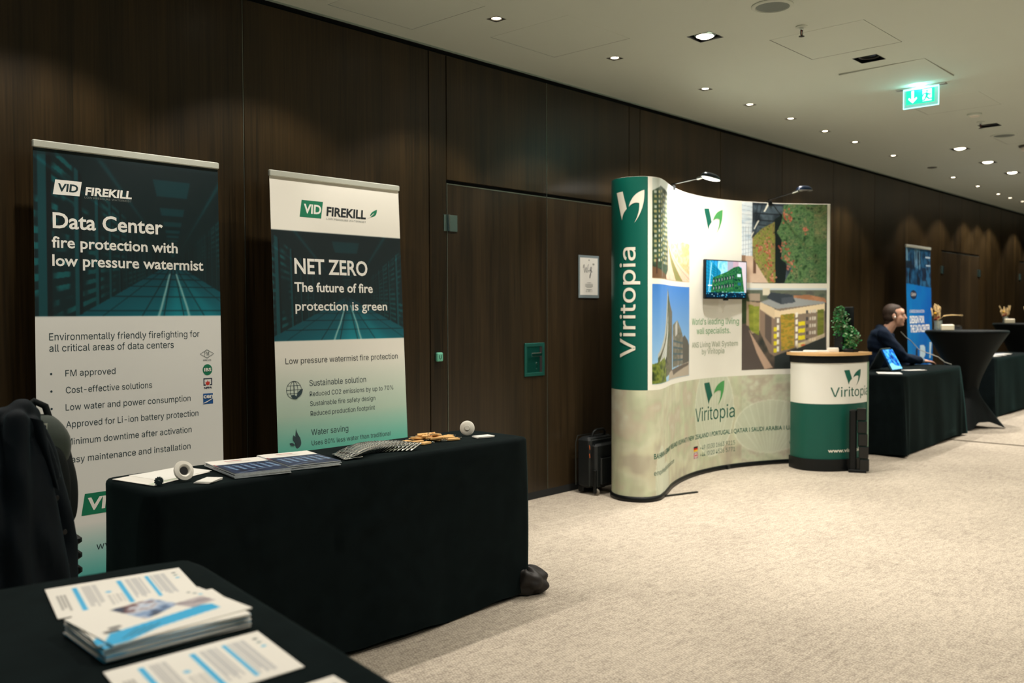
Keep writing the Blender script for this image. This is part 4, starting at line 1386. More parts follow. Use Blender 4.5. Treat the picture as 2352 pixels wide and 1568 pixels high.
# clip-on lamps ------------------------------------------------------
def arm_lamp(base, head, label, lit, ori):
    t = empty('display_lamp', base, label, 'lamp', 'arm lamps on the display stand')
    h = Vector(head) - Vector(base)
    d = Vector((h.x, h.y, 0)).normalized()
    MB().bbox((0, 0, -.012), (.05, .035, .036), .003, rz=math.atan2(d.y, d.x)).build('clamp', BLACKP, t)
    MB().tube([(0, 0, .0), (0, 0, .016), tuple(h * .12 + Vector((0, 0, .012))), tuple(h * .80), tuple(h * .9)], .0055, 10).build('arm', mat('dark_chrome', (92, 92, 92), .25, 1.0, noise=0), t, True)
    MB().tube([tuple(h * .80), tuple(h * .98)], .011, 12).build('joint', CHROME, t, True)
    # half-shell shade, long axis = ori
    A = Vector(ori).normalized(); Z = Vector((0, 0, 1)); B = A.cross(Z)
    ctr = h + A * .055
    L, Rr = .078, .043
    def sh(a, b, k=1.0):
        x = -math.cos(a * math.pi); th = math.pi * b
        r = Rr * (1 - .0 * abs(x) ** 2) * math.sqrt(max(0.0, 1 - abs(x) ** 3.2)) * k
        return tuple(ctr + A * (x * L * k) + B * (r * math.cos(th)) + Z * (r * math.sin(th) * .95))
    m_ = MB().grid(lambda a, b: sh(a, b), 26, 16)
    m_.grid(lambda a, b: sh(1 - a, b, .95), 26, 16)
    s_ = m_.build('shade', mat('dark_lamp_shade', (34, 44, 50), .3, .6, noise=0) if lit else mat('navy_lamp_shade', (16, 34, 58), .35, .4, noise=0), t, True)
    rim = MB().tube([sh(i / 24, 0) for i in range(25)] + [sh(1 - i / 24, 1) for i in range(25)], .0016, 6)
    rim.build('shade_rim', CHROME, s_, True)
    gl = MB().grid(lambda a, b: tuple(ctr + A * (-math.cos(a * math.pi) * L * .9) + B * ((b - .5) * 2 * Rr * .85 * math.sqrt(max(0, 1 - abs(math.cos(a * math.pi)) ** 3))) + Z * (-.004 * math.sin(a * math.pi))), 20, 9)
    gl.build('lamp_glass', mat('halogen_glass', (255, 250, 240), .4, noise=0, emit=(255, 246, 230), estr=22) if lit else DULL, s_, 'full')
    return t, Vector(base) + ctr
l1, c1 = arm_lamp((5.905, -.462, 2.262), (5.88, -.755, 2.300), 'lit arm lamp leaning over the bright part of the display', True, (.55, -.28, -.12))
l2, c2 = arm_lamp((7.325, -.522, 2.262), (7.26, -.83, 2.325), 'unlit dark arm lamp over the plant wall picture', False, (.9, -.35, 0.02))
spot('display_lamp_beam', (c1.x, c1.y + .01, c1.z - .02), 66, 150, .6, (1, .95, .88), aim=(6.02, -.44, 1.80), radius=.03)

# ------------------------------------------------------------------ counter in front of the stand
CPp = [(7.70, -.60), (7.50, -.63), (7.35, -.72), (7.255, -.88), (7.30, -1.04), (7.43, -1.155), (7.60, -1.21), (7.755, -1.215)]
cp = Path(CPp)
SC0 = .375
CO = (7.55, -.92)
counter = empty('promotion_counter', (CO[0], CO[1], 0), 'curved white and green promotion counter with a pale wooden top', 'counter')
def CS(u, v, off=0.0):
    off = off + .0004 if off > 0 else off
    a = cp.at(u, v, off, CO)
    return (float(a[0]), float(a[1]), float(a[2]))
def csheet(ink, s0, s1, z0_, z1_, name, off=0.0, label=None):
    return ink.sheet(name, lambda U, V: (lambda r_: (r_[0], r_[1], r_[2] + 0 * U))(cp.at(s0 + U * (s1 - s0), z1_ - V * (z1_ - z0_), off, CO)), INK, counter, label=label)
w = Ink(1.25, .34, .02, (226, 224, 214)); csheet(w, SC0, cp.L, .557, .900, 'white_band', label='white upper band')
w = Ink(1.25, .46, .02, (0, 76, 64)); csheet(w, SC0, cp.L, .095, .557, 'green_band', label='deep green lower band')
loop = [(float(cp.at(cp.L * i / 60, 0, 0, CO)[0]), float(cp.at(cp.L * i / 60, 0, 0, CO)[1])) for i in range(61)]
def ring_poly_out(off):
    q_ = [SC0 + (cp.L - SC0) * i / 60 for i in range(61)]
    p = [(float(cp.at(a_, 0, off, CO)[0]), float(cp.at(a_, 0, off, CO)[1])) for a_ in q_]
    return p + [(7.83 - CO[0], -1.10 - CO[1]), (7.72 - CO[0], -.93 - CO[1]), (7.52 - CO[0], -.76 - CO[1])]
MB().prism(ring_poly_out(.012), .0, .10).build('base', BLACKP, counter, 30)
MB().prism(ring_poly_out(.008), .895, .955).build('top_rim', BLACKP, counter, 30)
MB().prism(ring_poly_out(-.004), .10, .895).build('core', BLACKP, counter, 30)
side = MB().bbox((cp.P[-1][0] - CO[0] + .004, cp.P[-1][1] - CO[1] + .004, .4975), (.022, .022, .80), .003)
side.build('side_edge', mat('pale_side_edge', (120, 150, 126), .5), counter)
BEECH = mat('beech_top', (214, 172, 118), .42, noise=.08, nscale=14)
tp = [(x * 1.0, y) for x, y in ring_poly_out(.035)]
MB().prism(tp, .955, .978).build('counter_top', BEECH, counter, 30)
leaf_logo(CS, counter, .905, .702, .200, .138, TINK, TINK, off=.0014)
letter('Viritopia', .785, .617, .475, .078, CS, TINK, counter, maxe=.04, off=.0014)
letter('www.viritopia.com', .768, .158, .46, .030, CS, CREAM, counter, maxe=.04, off=.0014, bold=.02)

# ------------------------------------------------------------------ draped tables
def draped_table(name, c, L, Wd, rz, Ht, label, seed, flare=.015, amp=.012, corner=.05, nf=7, hem=.012, extra=None):
    """cloth hanging to the floor over a rectangular top; local x along L"""
    t = empty(name, (c[0], c[1], 0), label, 'table', 'tables under black cloths', rz)
    MB().box((0, 0, Ht - .02), (L - .03, Wd - .03, .028)).build('tabletop', BLACKP, t)
    rr = random.Random(seed)
    rad = .020
    pts, nrm, cornerw = [], [], []
    hx, hy = L / 2, Wd / 2
    per = [((-hx, -hy), (hx, -hy), (0, -1)), ((hx, -hy), (hx, hy), (1, 0)), ((hx, hy), (-hx, hy), (0, 1)), ((-hx, hy), (-hx, -hy), (-1, 0))]
    for si, (a, b, nn) in enumerate(per):
        ln = math.hypot(b[0] - a[0], b[1] - a[1]); n_ = max(14, int(ln / .018))
        for i in range(n_):
            f = (i + .5) / n_
            p = [a[0] + (b[0] - a[0]) * f, a[1] + (b[1] - a[1]) * f]
            d0, d1 = f * ln, (1 - f) * ln
            # round the plan corner
            w0, w1 = math.exp(-(d0 / .05) ** 2), math.exp(-(d1 / .05) ** 2)
            pn = per[si - 1][2]; nx_ = per[(si + 1) % 4][2]
            N_ = Vector((nn[0] + .9 * (w0 * pn[0] + w1 * nx_[0]), nn[1] + .9 * (w0 * pn[1] + w1 * nx_[1]))).normalized()
            inn = .012 * (w0 + w1)
            pts.append((p[0] - N_.x * inn, p[1] - N_.y * inn)); nrm.append(N_)
            cornerw.append((math.exp(-(d0 / .09) ** 2) + math.exp(-(d1 / .09) ** 2), si, f, ln))
    n = len(pts)
    ph = [rr.random() * 6.28 for _ in range(8)]
    def fold(i, d):
        cw, si, f, ln = cornerw[i]
        x = (f * ln + si * 3.1)
        v_ = math.sin(x * nf + ph[si] + .6 * d) + .5 * math.sin(x * nf * 2.3 + ph[si + 4] - d) + .3 * math.sin(x * nf * 5.1 + ph[si])
        crease = math.cos(min(f, 1 - f) * ln * 52) * cw
        return v_, cw, crease
    b = MB()
    rows = []
    for q in (0.0, .2, .4, .6, .8, .92, .985):
        rows.append([(p[0] * q, p[1] * q, Ht + .0012 * math.sin(p[0] * q * 23 + seed) * math.sin(p[1] * q * 31)) for p in pts])
    for a in (0, 30, 60, 90):
        rows.append([(p[0] + N_.x * rad * (math.sin(R(a)) - 0), p[1] + N_.y * rad * math.sin(R(a)), Ht - rad * (1 - math.cos(R(a)))) for p, N_ in zip(pts, nrm)])
    for d in [i / 26 for i in range(1, 27)]:
        row = []
        for i, (p, N_) in enumerate(zip(pts, nrm)):
            v_, cw, cr_ = fold(i, d * 3)
            o_ = rad + flare * d + amp * (d ** .8) * v_ + corner * d * cw + corner * .55 * d * cr_
            if extra: o_ += extra(p, N_, d)
            o_ = max(o_, rad * .8)
            z = (Ht - rad) * (1 - d) + hem * d + (.010 * d * (1 + v_) if d > .9 else 0)
            row.append((p[0] + N_.x * o_, p[1] + N_.y * o_, max(z, .004)))
        rows.append(row)
    for r_ in rows: b.v += r_
    for j in range(len(rows) - 1):
        for i in range(n):
            k2 = (i + 1) % n
            b.f.append((j * n + i, j * n + k2, (j + 1) * n + k2, (j + 1) * n + i))
    cl = b.build('tablecloth', CLOTH, t, 'full', label='black velvety cloth')
    return t


TZ = 0.745
mt = draped_table('draped_table', (2.30, -1.218), 1.78, .40, 0, .742,
                  'long narrow black draped table with magazines and key tags before the two near banners', 3, flare=.0, amp=.008, corner=.006, nf=5.5,
                  extra=lambda p, N_, d: (.03 * d * math.exp(-((p[0] - .15) / .35) ** 2) + .014 * math.exp(-((d - .02 - (.62 - p[0]) * .42) / .045) ** 2) * (p[0] > -.2) + .012 * math.exp(-((d - .02 - (.30 - p[0]) * .30) / .04) ** 2) * (-.6 < p[0] < .3)) if N_.y < -.5 else 0)
# pooled cloth at its corner
cr = MB().ball((0, 0, 0), 1, 46, 30)
vv_ = []
for x, y, z in cr.v:
    a = math.atan2(y, x)
    n1 = math.sin(a * 3 + z * 3) * .09 + math.sin(a * 7 - z * 5 + 1) * .055 + math.sin(z * 8 + a * 2) * .05
    n1 += .07 * abs(math.sin(x * 4 + z * 4)) - .05 * abs(math.sin(y * 6 - z * 3))
    k_ = 1 + n1
    zz = z * k_ * .066 + .060
    vv_.append((x * k_ * .092 - .03 * max(z, 0), y * k_ * .070, max(zz, .004)))
cr.v = vv_
bun = cr.build('bunched_hem', SATIN, mt, 'full', label='bunched shiny corner of the cloth on the carpet')
bun.location = (3.215 - 2.30, -1.425 + 1.218, 0)
bun.rotation_euler = (0, 0, R(-12))

ft_ = draped_table('draped_table', (0, 0), .80, 1.45, 0, .742, 'black draped table with pale blue leaflets in the near corner', 5, flare=.005, amp=.012, corner=.03, nf=6)
rot = R(-9.5)
ca = Vector((1.065, -2.245))
ux = Vector((math.cos(rot), math.sin(rot))); uy = Vector((-math.sin(rot), math.cos(rot)))
cc = ca - ux * .40 - uy * .725
ft_.location = (cc.x, cc.y, 0); ft_.rotation_euler = (0, 0, rot)
t2 = draped_table('draped_table', (9.42, -.95), 1.92, .50, R(2.5), .742, 'black draped table with an open tablet computer, in front of the seated man', 8, flare=.012, amp=.010, corner=.05, nf=3.2)
t3 = draped_table('draped_table', (13.27, -.765), 1.90, .40, 0, .742, 'far black draped table with blue and white papers at the frame edge', 12, flare=.012, amp=.010, corner=.04, nf=3.2)


# tall tables under stretch covers -----------------------------------
def tall_table(x, y, rz, h, label):
    t = empty('cocktail_table', (x, y, 0), label, 'table', 'tall round tables in stretch covers', rz)
    def f(a, b):
        th = a * 2 * math.pi
        k_ = b
        foot = max(0.0, math.cos(2 * th)) ** 3          # four feet
        foot = max(0.0, abs(math.cos(2 * th))) ** 6 if True else foot
        if k_ < .12:
            r_ = .43 * (k_ / .12); z = h
        elif k_ < .16:
            q = (k_ - .12) / .04; r_ = .43 + .004 * math.sin(q * math.pi); z = h - .03 * q
        else:
            q = (k_ - .16) / .84                       # 0 top edge .. 1 floor
            waist = .62
            if q < waist:
                s_ = q / waist
                r_ = .43 * (1 - s_) ** 1.45 + .125 * (1 - (1 - s_) ** 1.45)
            else:
                s_ = (q - waist) / (1 - waist)
                r_ = .125 + (.13 + .15 * foot) * s_ ** 1.15
            arch = (1 - foot) * .075
            z = (h - .03) * (1 - q) + q * (.004 + arch)
        return (r_ * math.cos(th), r_ * math.sin(th), z)
    MB().grid(f, 96, 60, wrap=True).build('stretch_cover', STRETCH, t, 'full')
    MB().lathe([(0, .0), (.42, .0), (.425, -.012), (.42, -.024), (0, -.024)], 40, (0, 0, h - .002)).build('tabletop', BLACKP, t, True)
    MB().tube([(0, 0, .05), (0, 0, h - .03)], .03, 16).build('pole', STEEL, t, True)
    return t
ct1 = tall_table(11.19, -.985, R(20), 1.10, 'tall round table in a black stretch cover beside the seated man')
ct2 = tall_table(14.75, -.74, R(10), 1.14, 'tall round black covered table farthest away at the frame edge')


# ------------------------------------------------------------------ papers and brochures
def quad_fn(q, z):
    q = [Vector((a, b, 0)) for a, b in q]   # back-left, back-right, front-right, front-left
    def fn(U, V):
        def mix(i): return ((1 - V) * ((1 - U) * q[0][i] + U * q[1][i]) + V * ((1 - U) * q[3][i] + U * q[2][i]))
        return mix(0), mix(1), z + 0 * U
    return fn


def rect_q(c, w_, h_, rz):
    a = Vector((math.cos(rz), math.sin(rz))) * w_ / 2; b = Vector((-math.sin(rz), math.cos(rz))) * h_ / 2
    c = Vector(c)
    return [tuple(c - a + b), tuple(c + a + b), tuple(c + a - b), tuple(c - a - b)]


def booklet(name, q, z, th, ink, label, cat, group=None, edge=None, parent_mat=None):
    """block of pages plus a printed cover"""
    cx = sum(p[0] for p in q) / 4; cy = sum(p[1] for p in q) / 4
    t = empty(name, (cx, cy, z), label, cat, group)
    b = MB()
    lp = [(p[0] - cx, p[1] - cy) for p in q]
    b.prism(list(reversed(lp)), .0002, th)
    b.build('pages', edge or WHITEP, t)
    if ink is not None:
        ql = [(p[0] - cx, p[1] - cy) for p in q]
        ink.sheet('cover', quad_fn(ql, th + .0004), INK, t)
    return t


def lines(k_, x0, y0, x1, n_, pitch, col, al=.6, wd=None, seed=0, vert=False):
    r_ = np.random.default_rng(seed)
    for i in range(n_):
        e_ = x1 - (x1 - x0) * (r_.random() * .25)
        a = y0 + pitch * i
        if vert: k_.rect(a, x0, a + pitch * .45, e_, col, al)
        else: k_.rect(x0, a, e_, a + pitch * .45, col, al)


def flyer(seed=0, wide=False):
    k_ = Ink(.27, .21, .0022, (236, 232, 222))
    k_.rect(.10, .25, .115, .85, (90, 90, 92), .0)
    lines(k_, .30, .055, .86, 3, .022, (60, 60, 62), .8, seed=seed, vert=True)
    k_.rect(.175, .12, .205, .90, (56, 174, 226))
    lines(k_, .12, .24, .88, 6, .018, (120, 122, 130), .6, seed=seed + 1, vert=True)
    k_.disc(.40, .45, .02, .035, (90, 180, 225), .8); lines(k_, .55, .38, .9, 4, .03, (150, 150, 150), .5, seed=seed + 2, vert=True)
    k_.rect(.50, .12, .525, .92, (56, 174, 226))
    lines(k_, .12, .55, .90, 9, .014, (120, 126, 140), .65, seed=seed + 3, vert=True)
    k_.rect(.705, .12, .73, .90, (56, 174, 226))
    lines(k_, .12, .75, .90, 8, .014, (120, 126, 140), .65, seed=seed + 4, vert=True)
    for j in range(3): k_.disc(.93, .16 + .10 * j, .014, .02, [(90, 100, 100), (130, 150, 150), (80, 180, 220)][j])
    return k_.soft()


GL = 'pale blue leaflets on the near table'
qa = [(0.738, -2.262), (1.007, -2.315), (0.949, -2.522), (0.682, -2.475)]
booklet('leaflet', qa, .7442, .0012, flyer(1), 'single white leaflet with three blue bars, farthest back on the near table', 'leaflet', GL)
qc = [(0.627, -2.800), (0.899, -2.815), (0.858, -3.020), (0.590, -3.005)]
booklet('leaflet', qc, .7442, .0012, flyer(7), 'white leaflet with one wide blue bar, in front of the brochure stack', 'leaflet', GL)
qd = [(0.62, -3.07), (0.868, -3.085), (0.84, -3.29), (0.60, -3.28)]
booklet('leaflet', qd, .7442, .0012, flyer(9), 'white leaflet showing only a tip at the lower edge of the picture', 'leaflet', GL)


def b_cover(top=False):
    k_ = Ink(.27, .20, .0022, (236, 232, 222))
    k_.poly([(.0, .86), (.08, .70), (.80, .56), (.86, .60), (.86, .76), (.35, .86), (.10, 1), (0, 1)], (52, 172, 222))
    m_ = k_.mask([(.30, .06), (.62, .02), (.70, .36), (.50, .50), (.38, .56)])
    k_.blotch(m_, [(30, 40, 60), (120, 150, 190), (210, 215, 225), (90, 50, 50), (40, 60, 90)], 5, 6, 81)
    m_ = k_.mask([(.66, .34), (.90, .30), (.92, .52), (.72, .58)])
    k_.blotch(m_, [(150, 140, 146), (190, 180, 180), (120, 110, 120)], 6, 6, 82)
    k_.rect(.06, .62, .16, .68, (40, 40, 44), .8); k_.rect(.12, .54, .20, .59, (60, 60, 64), .8)
    for i in range(4): k_.line((.10 + .05 * i, .90), (.26 + .05 * i, .74), .004, (20, 30, 40), .8)
    for j in range(3): k_.disc(.88 + .02 * j, .10 + .07 * j, .012, .02, [(90, 100, 100), (110, 130, 130), (80, 180, 220)][j])
    return k_.soft()


cov = b_cover()
bl_edge = mat('blue_edged_pages', (70, 170, 214), .5, noise=.3, nscale=60)
rb = random.Random(2)
proto_b = booklet('brochure', rect_q((0, 0), .260, .195, 0), 0, .0020, cov, None, None)
for i in range(13):
    o = proto_b if i == 0 else copy_tree(proto_b)
    j = rb.uniform(-1, 1)
    o.location = (.781 + .003 * j, -2.678 + rb.uniform(-.003, .003), .7446 + .0024 * i)
    o.rotation_euler = (0, 0, R(-4 + rb.uniform(-1.2, 1.2) + (4 if i == 12 else (-5 if i == 11 else 0))))
    tag(o, 'topmost blue and white brochure turned askew on the near stack' if i == 12 else
        ('brochure with a fanned corner just beneath the askew top one on the near stack' if i == 11 else 'blue and white brochure inside the near stack'),
        'brochure', 'blue and white brochures stacked on the near table')
    if i % 3 == 1:
        for ch in o.children:
            if ch.name.startswith('pages'):
                ch.data = ch.data.copy(); ch.data.materials.clear(); ch.data.materials.append(bl_edge)

# brochures on the long table ----------------------------------------
def dark_cover(seed):
    k_ = Ink(.21, .30, .0025, (240, 236, 226))
    m_ = k_.V > .36
    k_.blotch(m_, [(10, 22, 44), (30, 50, 84), (16, 30, 54)], 7, 6, seed)
    r_ = np.random.default_rng(seed)
    for i in range(6):
        x_ = .12 + i * .15
        k_.poly([(x_, .42), (x_ + .03, .42), (x_ + .10, .78), (x_ + .04, .78)], (150, 186, 220), .75)
        k_.poly([(x_ + .05, .46), (x_ + .07, .46), (x_ + .10, .6), (x_ + .09, .6)], (220, 230, 240), .8)
    k_.rect(0, .33, 1, .40, (20, 44, 70), .7)
    k_.line((.1, .98), (1, .70), .006, (190, 205, 220), .9)
    k_.rect(0, .30, .035, .46, (120, 30, 36)); k_.rect(0, .46, .03, 1, (8, 18, 26))
    k_.rect(.30, .10, .62, .13, (150, 40, 40), .7); lines(k_, .30, .16, .8, 3, .03, (150, 146, 140), .6, seed=seed)
    return k_.soft()


edge_d = mat('dark_magazine_pages', (196, 206, 210), .4, noise=.3, nscale=90)
for s_i, (c_, rz_, n_, ln) in enumerate((((1.822, -1.262), R(-12), 6, 'left'), ((2.043, -1.262), R(-12), 6, 'right'))):
    pr_ = booklet('magazine', rect_q((0, 0), .208, .318, 0), 0, .0026, dark_cover(90 + s_i), None, None, edge=edge_d)
    for i in range(n_):
        o = pr_ if i == 0 else copy_tree(pr_)
        o.location = (c_[0] + rb.uniform(-.003, .003), c_[1] + rb.uniform(-.004, .004), .7446 + .0030 * i)
        o.rotation_euler = (0, 0, rz_ + R(rb.uniform(-1.5, 1.5)))
        side_ = ('beside the white cards' if s_i == 0 else 'beside the silver packets')
        tag(o, ('topmost dark covered magazine of the stack ' if i == n_ - 1 else 'dark covered magazine within the stack ') + side_, 'magazine', 'dark magazines in the stack ' + side_)
k_ = Ink(.29, .21, .003, (240, 236, 226))
lines(k_, .08, .12, .9, 14, .05, (190, 190, 180), .35, seed=4); k_.rect(.02, .84, .5, .95, (150, 176, 140), .5)
booklet('paper_sheet', [(1.400, -1.085), (1.676, -1.012), (1.707, -1.200), (1.440, -1.310)], .7442, .0010, k_.soft(), 'white printed sheet at the left end of the long table', 'paper')
booklet('paper_sheet', [(1.470, -1.060), (1.690, -1.030), (1.722, -1.185), (1.50, -1.25)], .7456, .0010, None, 'plain white sheet lying over the printed sheet on the long table', 'paper')
proto_card = None
for gi, (q, n_, lb) in enumerate(((rect_q((1.606, -1.368), .085, .055, R(30)), 3, 'small stack by the white ring fitting'), (rect_q((3.032, -1.293), .085, .055, R(-18)), 3, 'small stack at the right end of the table'))):
    for i in range(n_):
        booklet('business_card', rect_q((sum(p[0] for p in q) / 4 + .002 * i, sum(p[1] for p in q) / 4), .088, .058, (R(30) if gi == 0 else R(-16)) + R(3 * i)), .7444 + .0022 * i, .0018, None,
                ('topmost' if i == n_ - 1 else 'lower') + ' white card of the ' + lb, 'card', 'white cards, ' + lb)

# silver packets -------------------------------------------------------
FOIL = mat('silver_foil', (240, 240, 236), .10, 1.0, noise=0)
def packet():
    t = empty('foil_packet', (0, 0, 0))
    def f(a, b):
        x = (a - .5) * .075; y = (b - .5) * .135
        puff = .0035 * math.sin(math.pi * a) * math.sin(math.pi * min(1, b * 1.0))
        return (x, y, .001 + puff + .0010 * math.sin(y * 300) + .0012 * math.sin(a * 16 + y * 40))
    m_ = MB().grid(f, 15, 24)
    m_.grid(lambda a, b: ((.5 - a) * .075, (b - .5) * .135, .0004), 9, 16)
    m_.build('pouch', FOIL, t, 'full')
    s_ = MB()
    for y in (-.066, .066): s_.box((0, y, .0012), (.075, .006, .0012))
    s_.build('crimped_end', CHROME, t)
    return t
pp = None
NP = 22
for i in range(NP):
    f = i / (NP - 1)
    x = 2.245 + .30 * f
    y = -1.305 + .075 * math.sin(f * math.pi * .95) - .005 * f
    o = pp if pp is None else copy_tree(pp)
    if pp is None: o = pp = packet()
    o.location = (x, y, .7475 + (.0115 if i else .004))
    o.rotation_euler = (R(2), R(-18) if i else R(-4), R(-14 + 26 * f))
    tag(o, 'silver foil packet at the left end of the fan, fully uncovered' if i == 0 and False else ('last silver foil packet at the key tag end of the fan' if i == NP - 1 else
        ('first silver foil packet at the magazine end of the fan' if i == 0 else 'silver foil packet in the fanned out row')), 'packet', 'silver foil packets fanned out on the table')

# wooden key tags ------------------------------------------------------
TAGW = mat('key_tag_wood', (232, 184, 116), .5, noise=.15, nscale=70)
def keytag():
    t = empty('key_tag', (0, 0, 0))
    MB().bbox((0, 0, .0045), (.058, .030, .009), .0015).build('wooden_tag', TAGW, t)
    ring = MB().tube([(.045 + .0155 * math.cos(a), .0155 * math.sin(a), .0035) for a in [i * math.pi / 12 for i in range(25)]], .0013, 6)
    ring.build('ring', CHROME, t, True)
    MB().tube([(.024, 0, .0105), (.032, 0, .007), (.0295, 0, .0035)], .0016, 6).build('link', CHROME, t, True)
    return t
kt = None
rk = random.Random(5)
NK = 25
for i in range(NK):
    if kt is None: o = kt = keytag()
    else: o = copy_tree(kt)
    a_ = rk.random() * 6.28; q = math.sqrt(rk.random())
    lay = 0 if i < 13 else (1 if i < 20 else 2)
    sx_ = (.125, .085, .045)[lay]
    x, y = 2.80 + sx_ * q * math.cos(a_), -1.185 + .075 * (1, .7, .4)[lay] * q * math.sin(a_)
    lb = 'small pale wooden key tag in the loose pile'
    if i == 0: x, y, a_ = 2.668, -1.165, 3.3; lb = 'pale wooden key tag with its ring lying apart toward the silver packets'
    if i == 1: x, y, a_ = 2.700, -1.262, .2; lb = 'pale wooden key tag at the front left of the pile'
    if i == 2: x, y, a_ = 2.925, -1.170, .3; lb = 'pale wooden key tag nearest the white disc'
    if i == 3: x, y, a_ = 2.870, -1.262, 2.8; lb = 'pale wooden key tag at the front right of the pile'
    o.location = (x, y, .7446 + .0105 * lay)
    o.rotation_euler = (R(rk.uniform(-6, 6)) if lay else 0, R(rk.uniform(-10, 10)) if lay else 0, a_ if i < 4 else rk.random() * 6.28)
    tag(o, lb, 'key tag', 'wooden key tags piled on the long table')

# sprinkler samples ---------------------------------------------------
def toward(p): return (Vector((0, -D_CAM, H_CAM)) - Vector(p)).normalized()
p = Vector((3.026, -1.195, .779)); ax = toward(p) + Vector((0, .0, .10)); ax.normalize()
t = empty('sprinkler_rosette', p, 'round white rosette standing on edge beside the key tags', 'fitting')
MB().lathe([(.033, -.006), (.035, -.003), (.033, .000), (.022, .0035), (.013, .004), (.013, .004)], 36, (0, 0, 0), ax).lathe([(.0, -.006), (.033, -.006)], 36, (0, 0, 0), ax).build('rosette_plate', WHITEPL, t, True)
MB().lathe([(.0125, .003), (.0125, .012), (.0115, .014), (0, .014)], 28, (0, 0, 0), ax).build('centre_cap', WHITEPL, t, True)
p = Vector((1.553, -1.300, .780)); ax = (toward(p) + Vector((.45, -.1, .25))).normalized()
t = empty('sprinkler_ring', p, 'white ring fitting with a copper body leaning beside the magazines', 'fitting')
MB().lathe([(.014, -.010), (.0345, -.006), (.036, -.001), (.034, .004), (.022, .007), (.017, .004), (.014, -.002), (.014, -.010)], 40, (0, 0, 0), ax).build('ring_plate', WHITEPL, t, True)
MB().lathe([(.0, .000), (.0145, .000)], 28, (0, 0, 0), ax).build('dark_bore', BLACKP, t)
MB().lathe([(.0, -.040), (.011, -.040), (.012, -.036), (.012, -.012), (.015, -.010)], 24, (0, 0, 0), ax).build('copper_body', mat('polished_copper', (206, 130, 92), .2, 1.0, noise=0), t, True)
MB().lathe([(.0, -.046), (.008, -.046), (.008, -.040)], 20, (0, 0, 0), ax).build('thread', CHROME, t, True)
p = Vector((1.452, -1.322, .7605)); ax = (toward(p) * Vector((1, 1, .4)) + Vector((-.1, 0, 0))).normalized()
t = empty('sprinkler_nozzle', p, 'small chrome nozzle lying on the table corner', 'fitting')
m_ = MB()
a_ = Vector(ax).orthogonal().normalized(); b_ = Vector(ax).cross(a_)
nn_ = 48
for h0, h1, r_ in ((.0, .004, .0155),):
    vs = []
    for h_ in (h0, h1):
        for i in range(nn_):
            w_ = 2 * math.pi * i / nn_; rr_ = r_ * (1 if i % 4 < 2 else .86)
            vs.append(tuple(Vector(ax) * h_ + (a_ * math.cos(w_) + b_ * math.sin(w_)) * rr_))
    m_.add(vs, [tuple(range(nn_ - 1, -1, -1)), tuple(range(nn_, 2 * nn_))] + [(i, (i + 1) % nn_, nn_ + (i + 1) % nn_, nn_ + i) for i in range(nn_)])
m_.build('deflector', CHROME, t)
MB().lathe([(.0, -.026), (.009, -.026), (.010, -.020), (.013, -.018), (.013, -.006), (.010, .0)], 24, (0, 0, 0), ax).build('body', STEEL, t, True)
MB().lathe([(.0, .010), (.003, .010), (.0045, .004)], 16, (0, 0, 0), ax).build('screw_tip', CHROME, t, True)

# wifi poster, socket ------------------------------------------------
t = empty('poster', (5.487, -.002, 1.588), 'white Wifi notice in a clear grey sleeve on the door leaf', 'poster')
PW, PH = .248, .318
MB().bbox((0, 0, 0), (PW, .003, PH), .001).build('sleeve', mat('grey_sleeve', (128, 142, 146), .3, .0, noise=.02), t)
MB().box((0, -.002, .002), (PW - .034, .0012, PH - .040)).build('notice_sheet', WHITEP, t)
PF = lambda u, v, off=0.0: (u, -.0026 - off, v)
SC = [[(-.070, .052), (-.066, .075), (-.058, .078), (-.060, .040), (-.052, .018), (-.040, .052), (-.034, .060), (-.034, .030), (-.026, .016), (-.012, .074), (-.004, .080)],
      [(-.006, .036), (-.002, .022), (.004, .024)], [(.012, .030), (.022, .062), (.028, .064), (.018, .0), (.010, -.024), (.006, -.010), (.022, .022)],
      [(.026, .036), (.030, .022), (.040, .026)], [(.0, .050), (.001, .052)], [(.034, .050), (.035, .052)], [(-.012, .034), (.030, .040)]]
b = MB()
for s_ in SC:
    b.tube([(x_, -.003, z_ + .012) for x_, z_ in s_], .0016, 6)
b.build('handwritten_lettering', KINK, t, True, label='handwritten word Wifi')
for r_ in (.006, .011, .016):
    b = MB().tube([(.054 + r_ * math.sin(a_), -.003, .084 + r_ * math.cos(a_)) for a_ in [(-.8 + .2 * i) for i in range(9)]], .0012, 6)
    b.build('signal_mark', GREY, t, True)
flat_poly([(-.006, .122), (0, .116), (.006, .122), (.004, .130), (-.004, .130)], PF, GREY, t, 'crest_mark')
for i, (w_, z_) in enumerate(((.05, -.047), (.094, -.058), (.094, -.066), (.094, -.074), (.06, -.082), (.05, -.100), (.03, -.108))):
    flat_poly([(-w_ / 2, z_), (w_ / 2, z_), (w_ / 2, z_ + .0026), (-w_ / 2, z_ + .0026)], PF, GREY, t, 'text_line')
b = MB().tube([(-.034, -.003, -.096), (.034, -.003, -.096), (.036, -.003, -.104), (.034, -.003, -.113), (-.034, -.003, -.113), (-.036, -.003, -.104), (-.034, -.003, -.096)], .0007, 5)
b.build('text_frame', GREY, t)
t = empty('door_sensor', (3.950, -.002, 1.043), 'small pale green key switch on the panel left of the door', 'switch')
MB().bbox((0, -.006, 0), (.052, .020, .056), .005).build('casing', mat('pale_green_plate', (116, 196, 168), .35, .4, noise=0), t)
MB().tube([(-.008, -.017, .012), (-.008, -.017, -.008), (.0, -.017, -.012), (.008, -.017, -.008), (.008, -.017, .012)], .0016, 6).build('keyhole_mark', BLACKP, t)

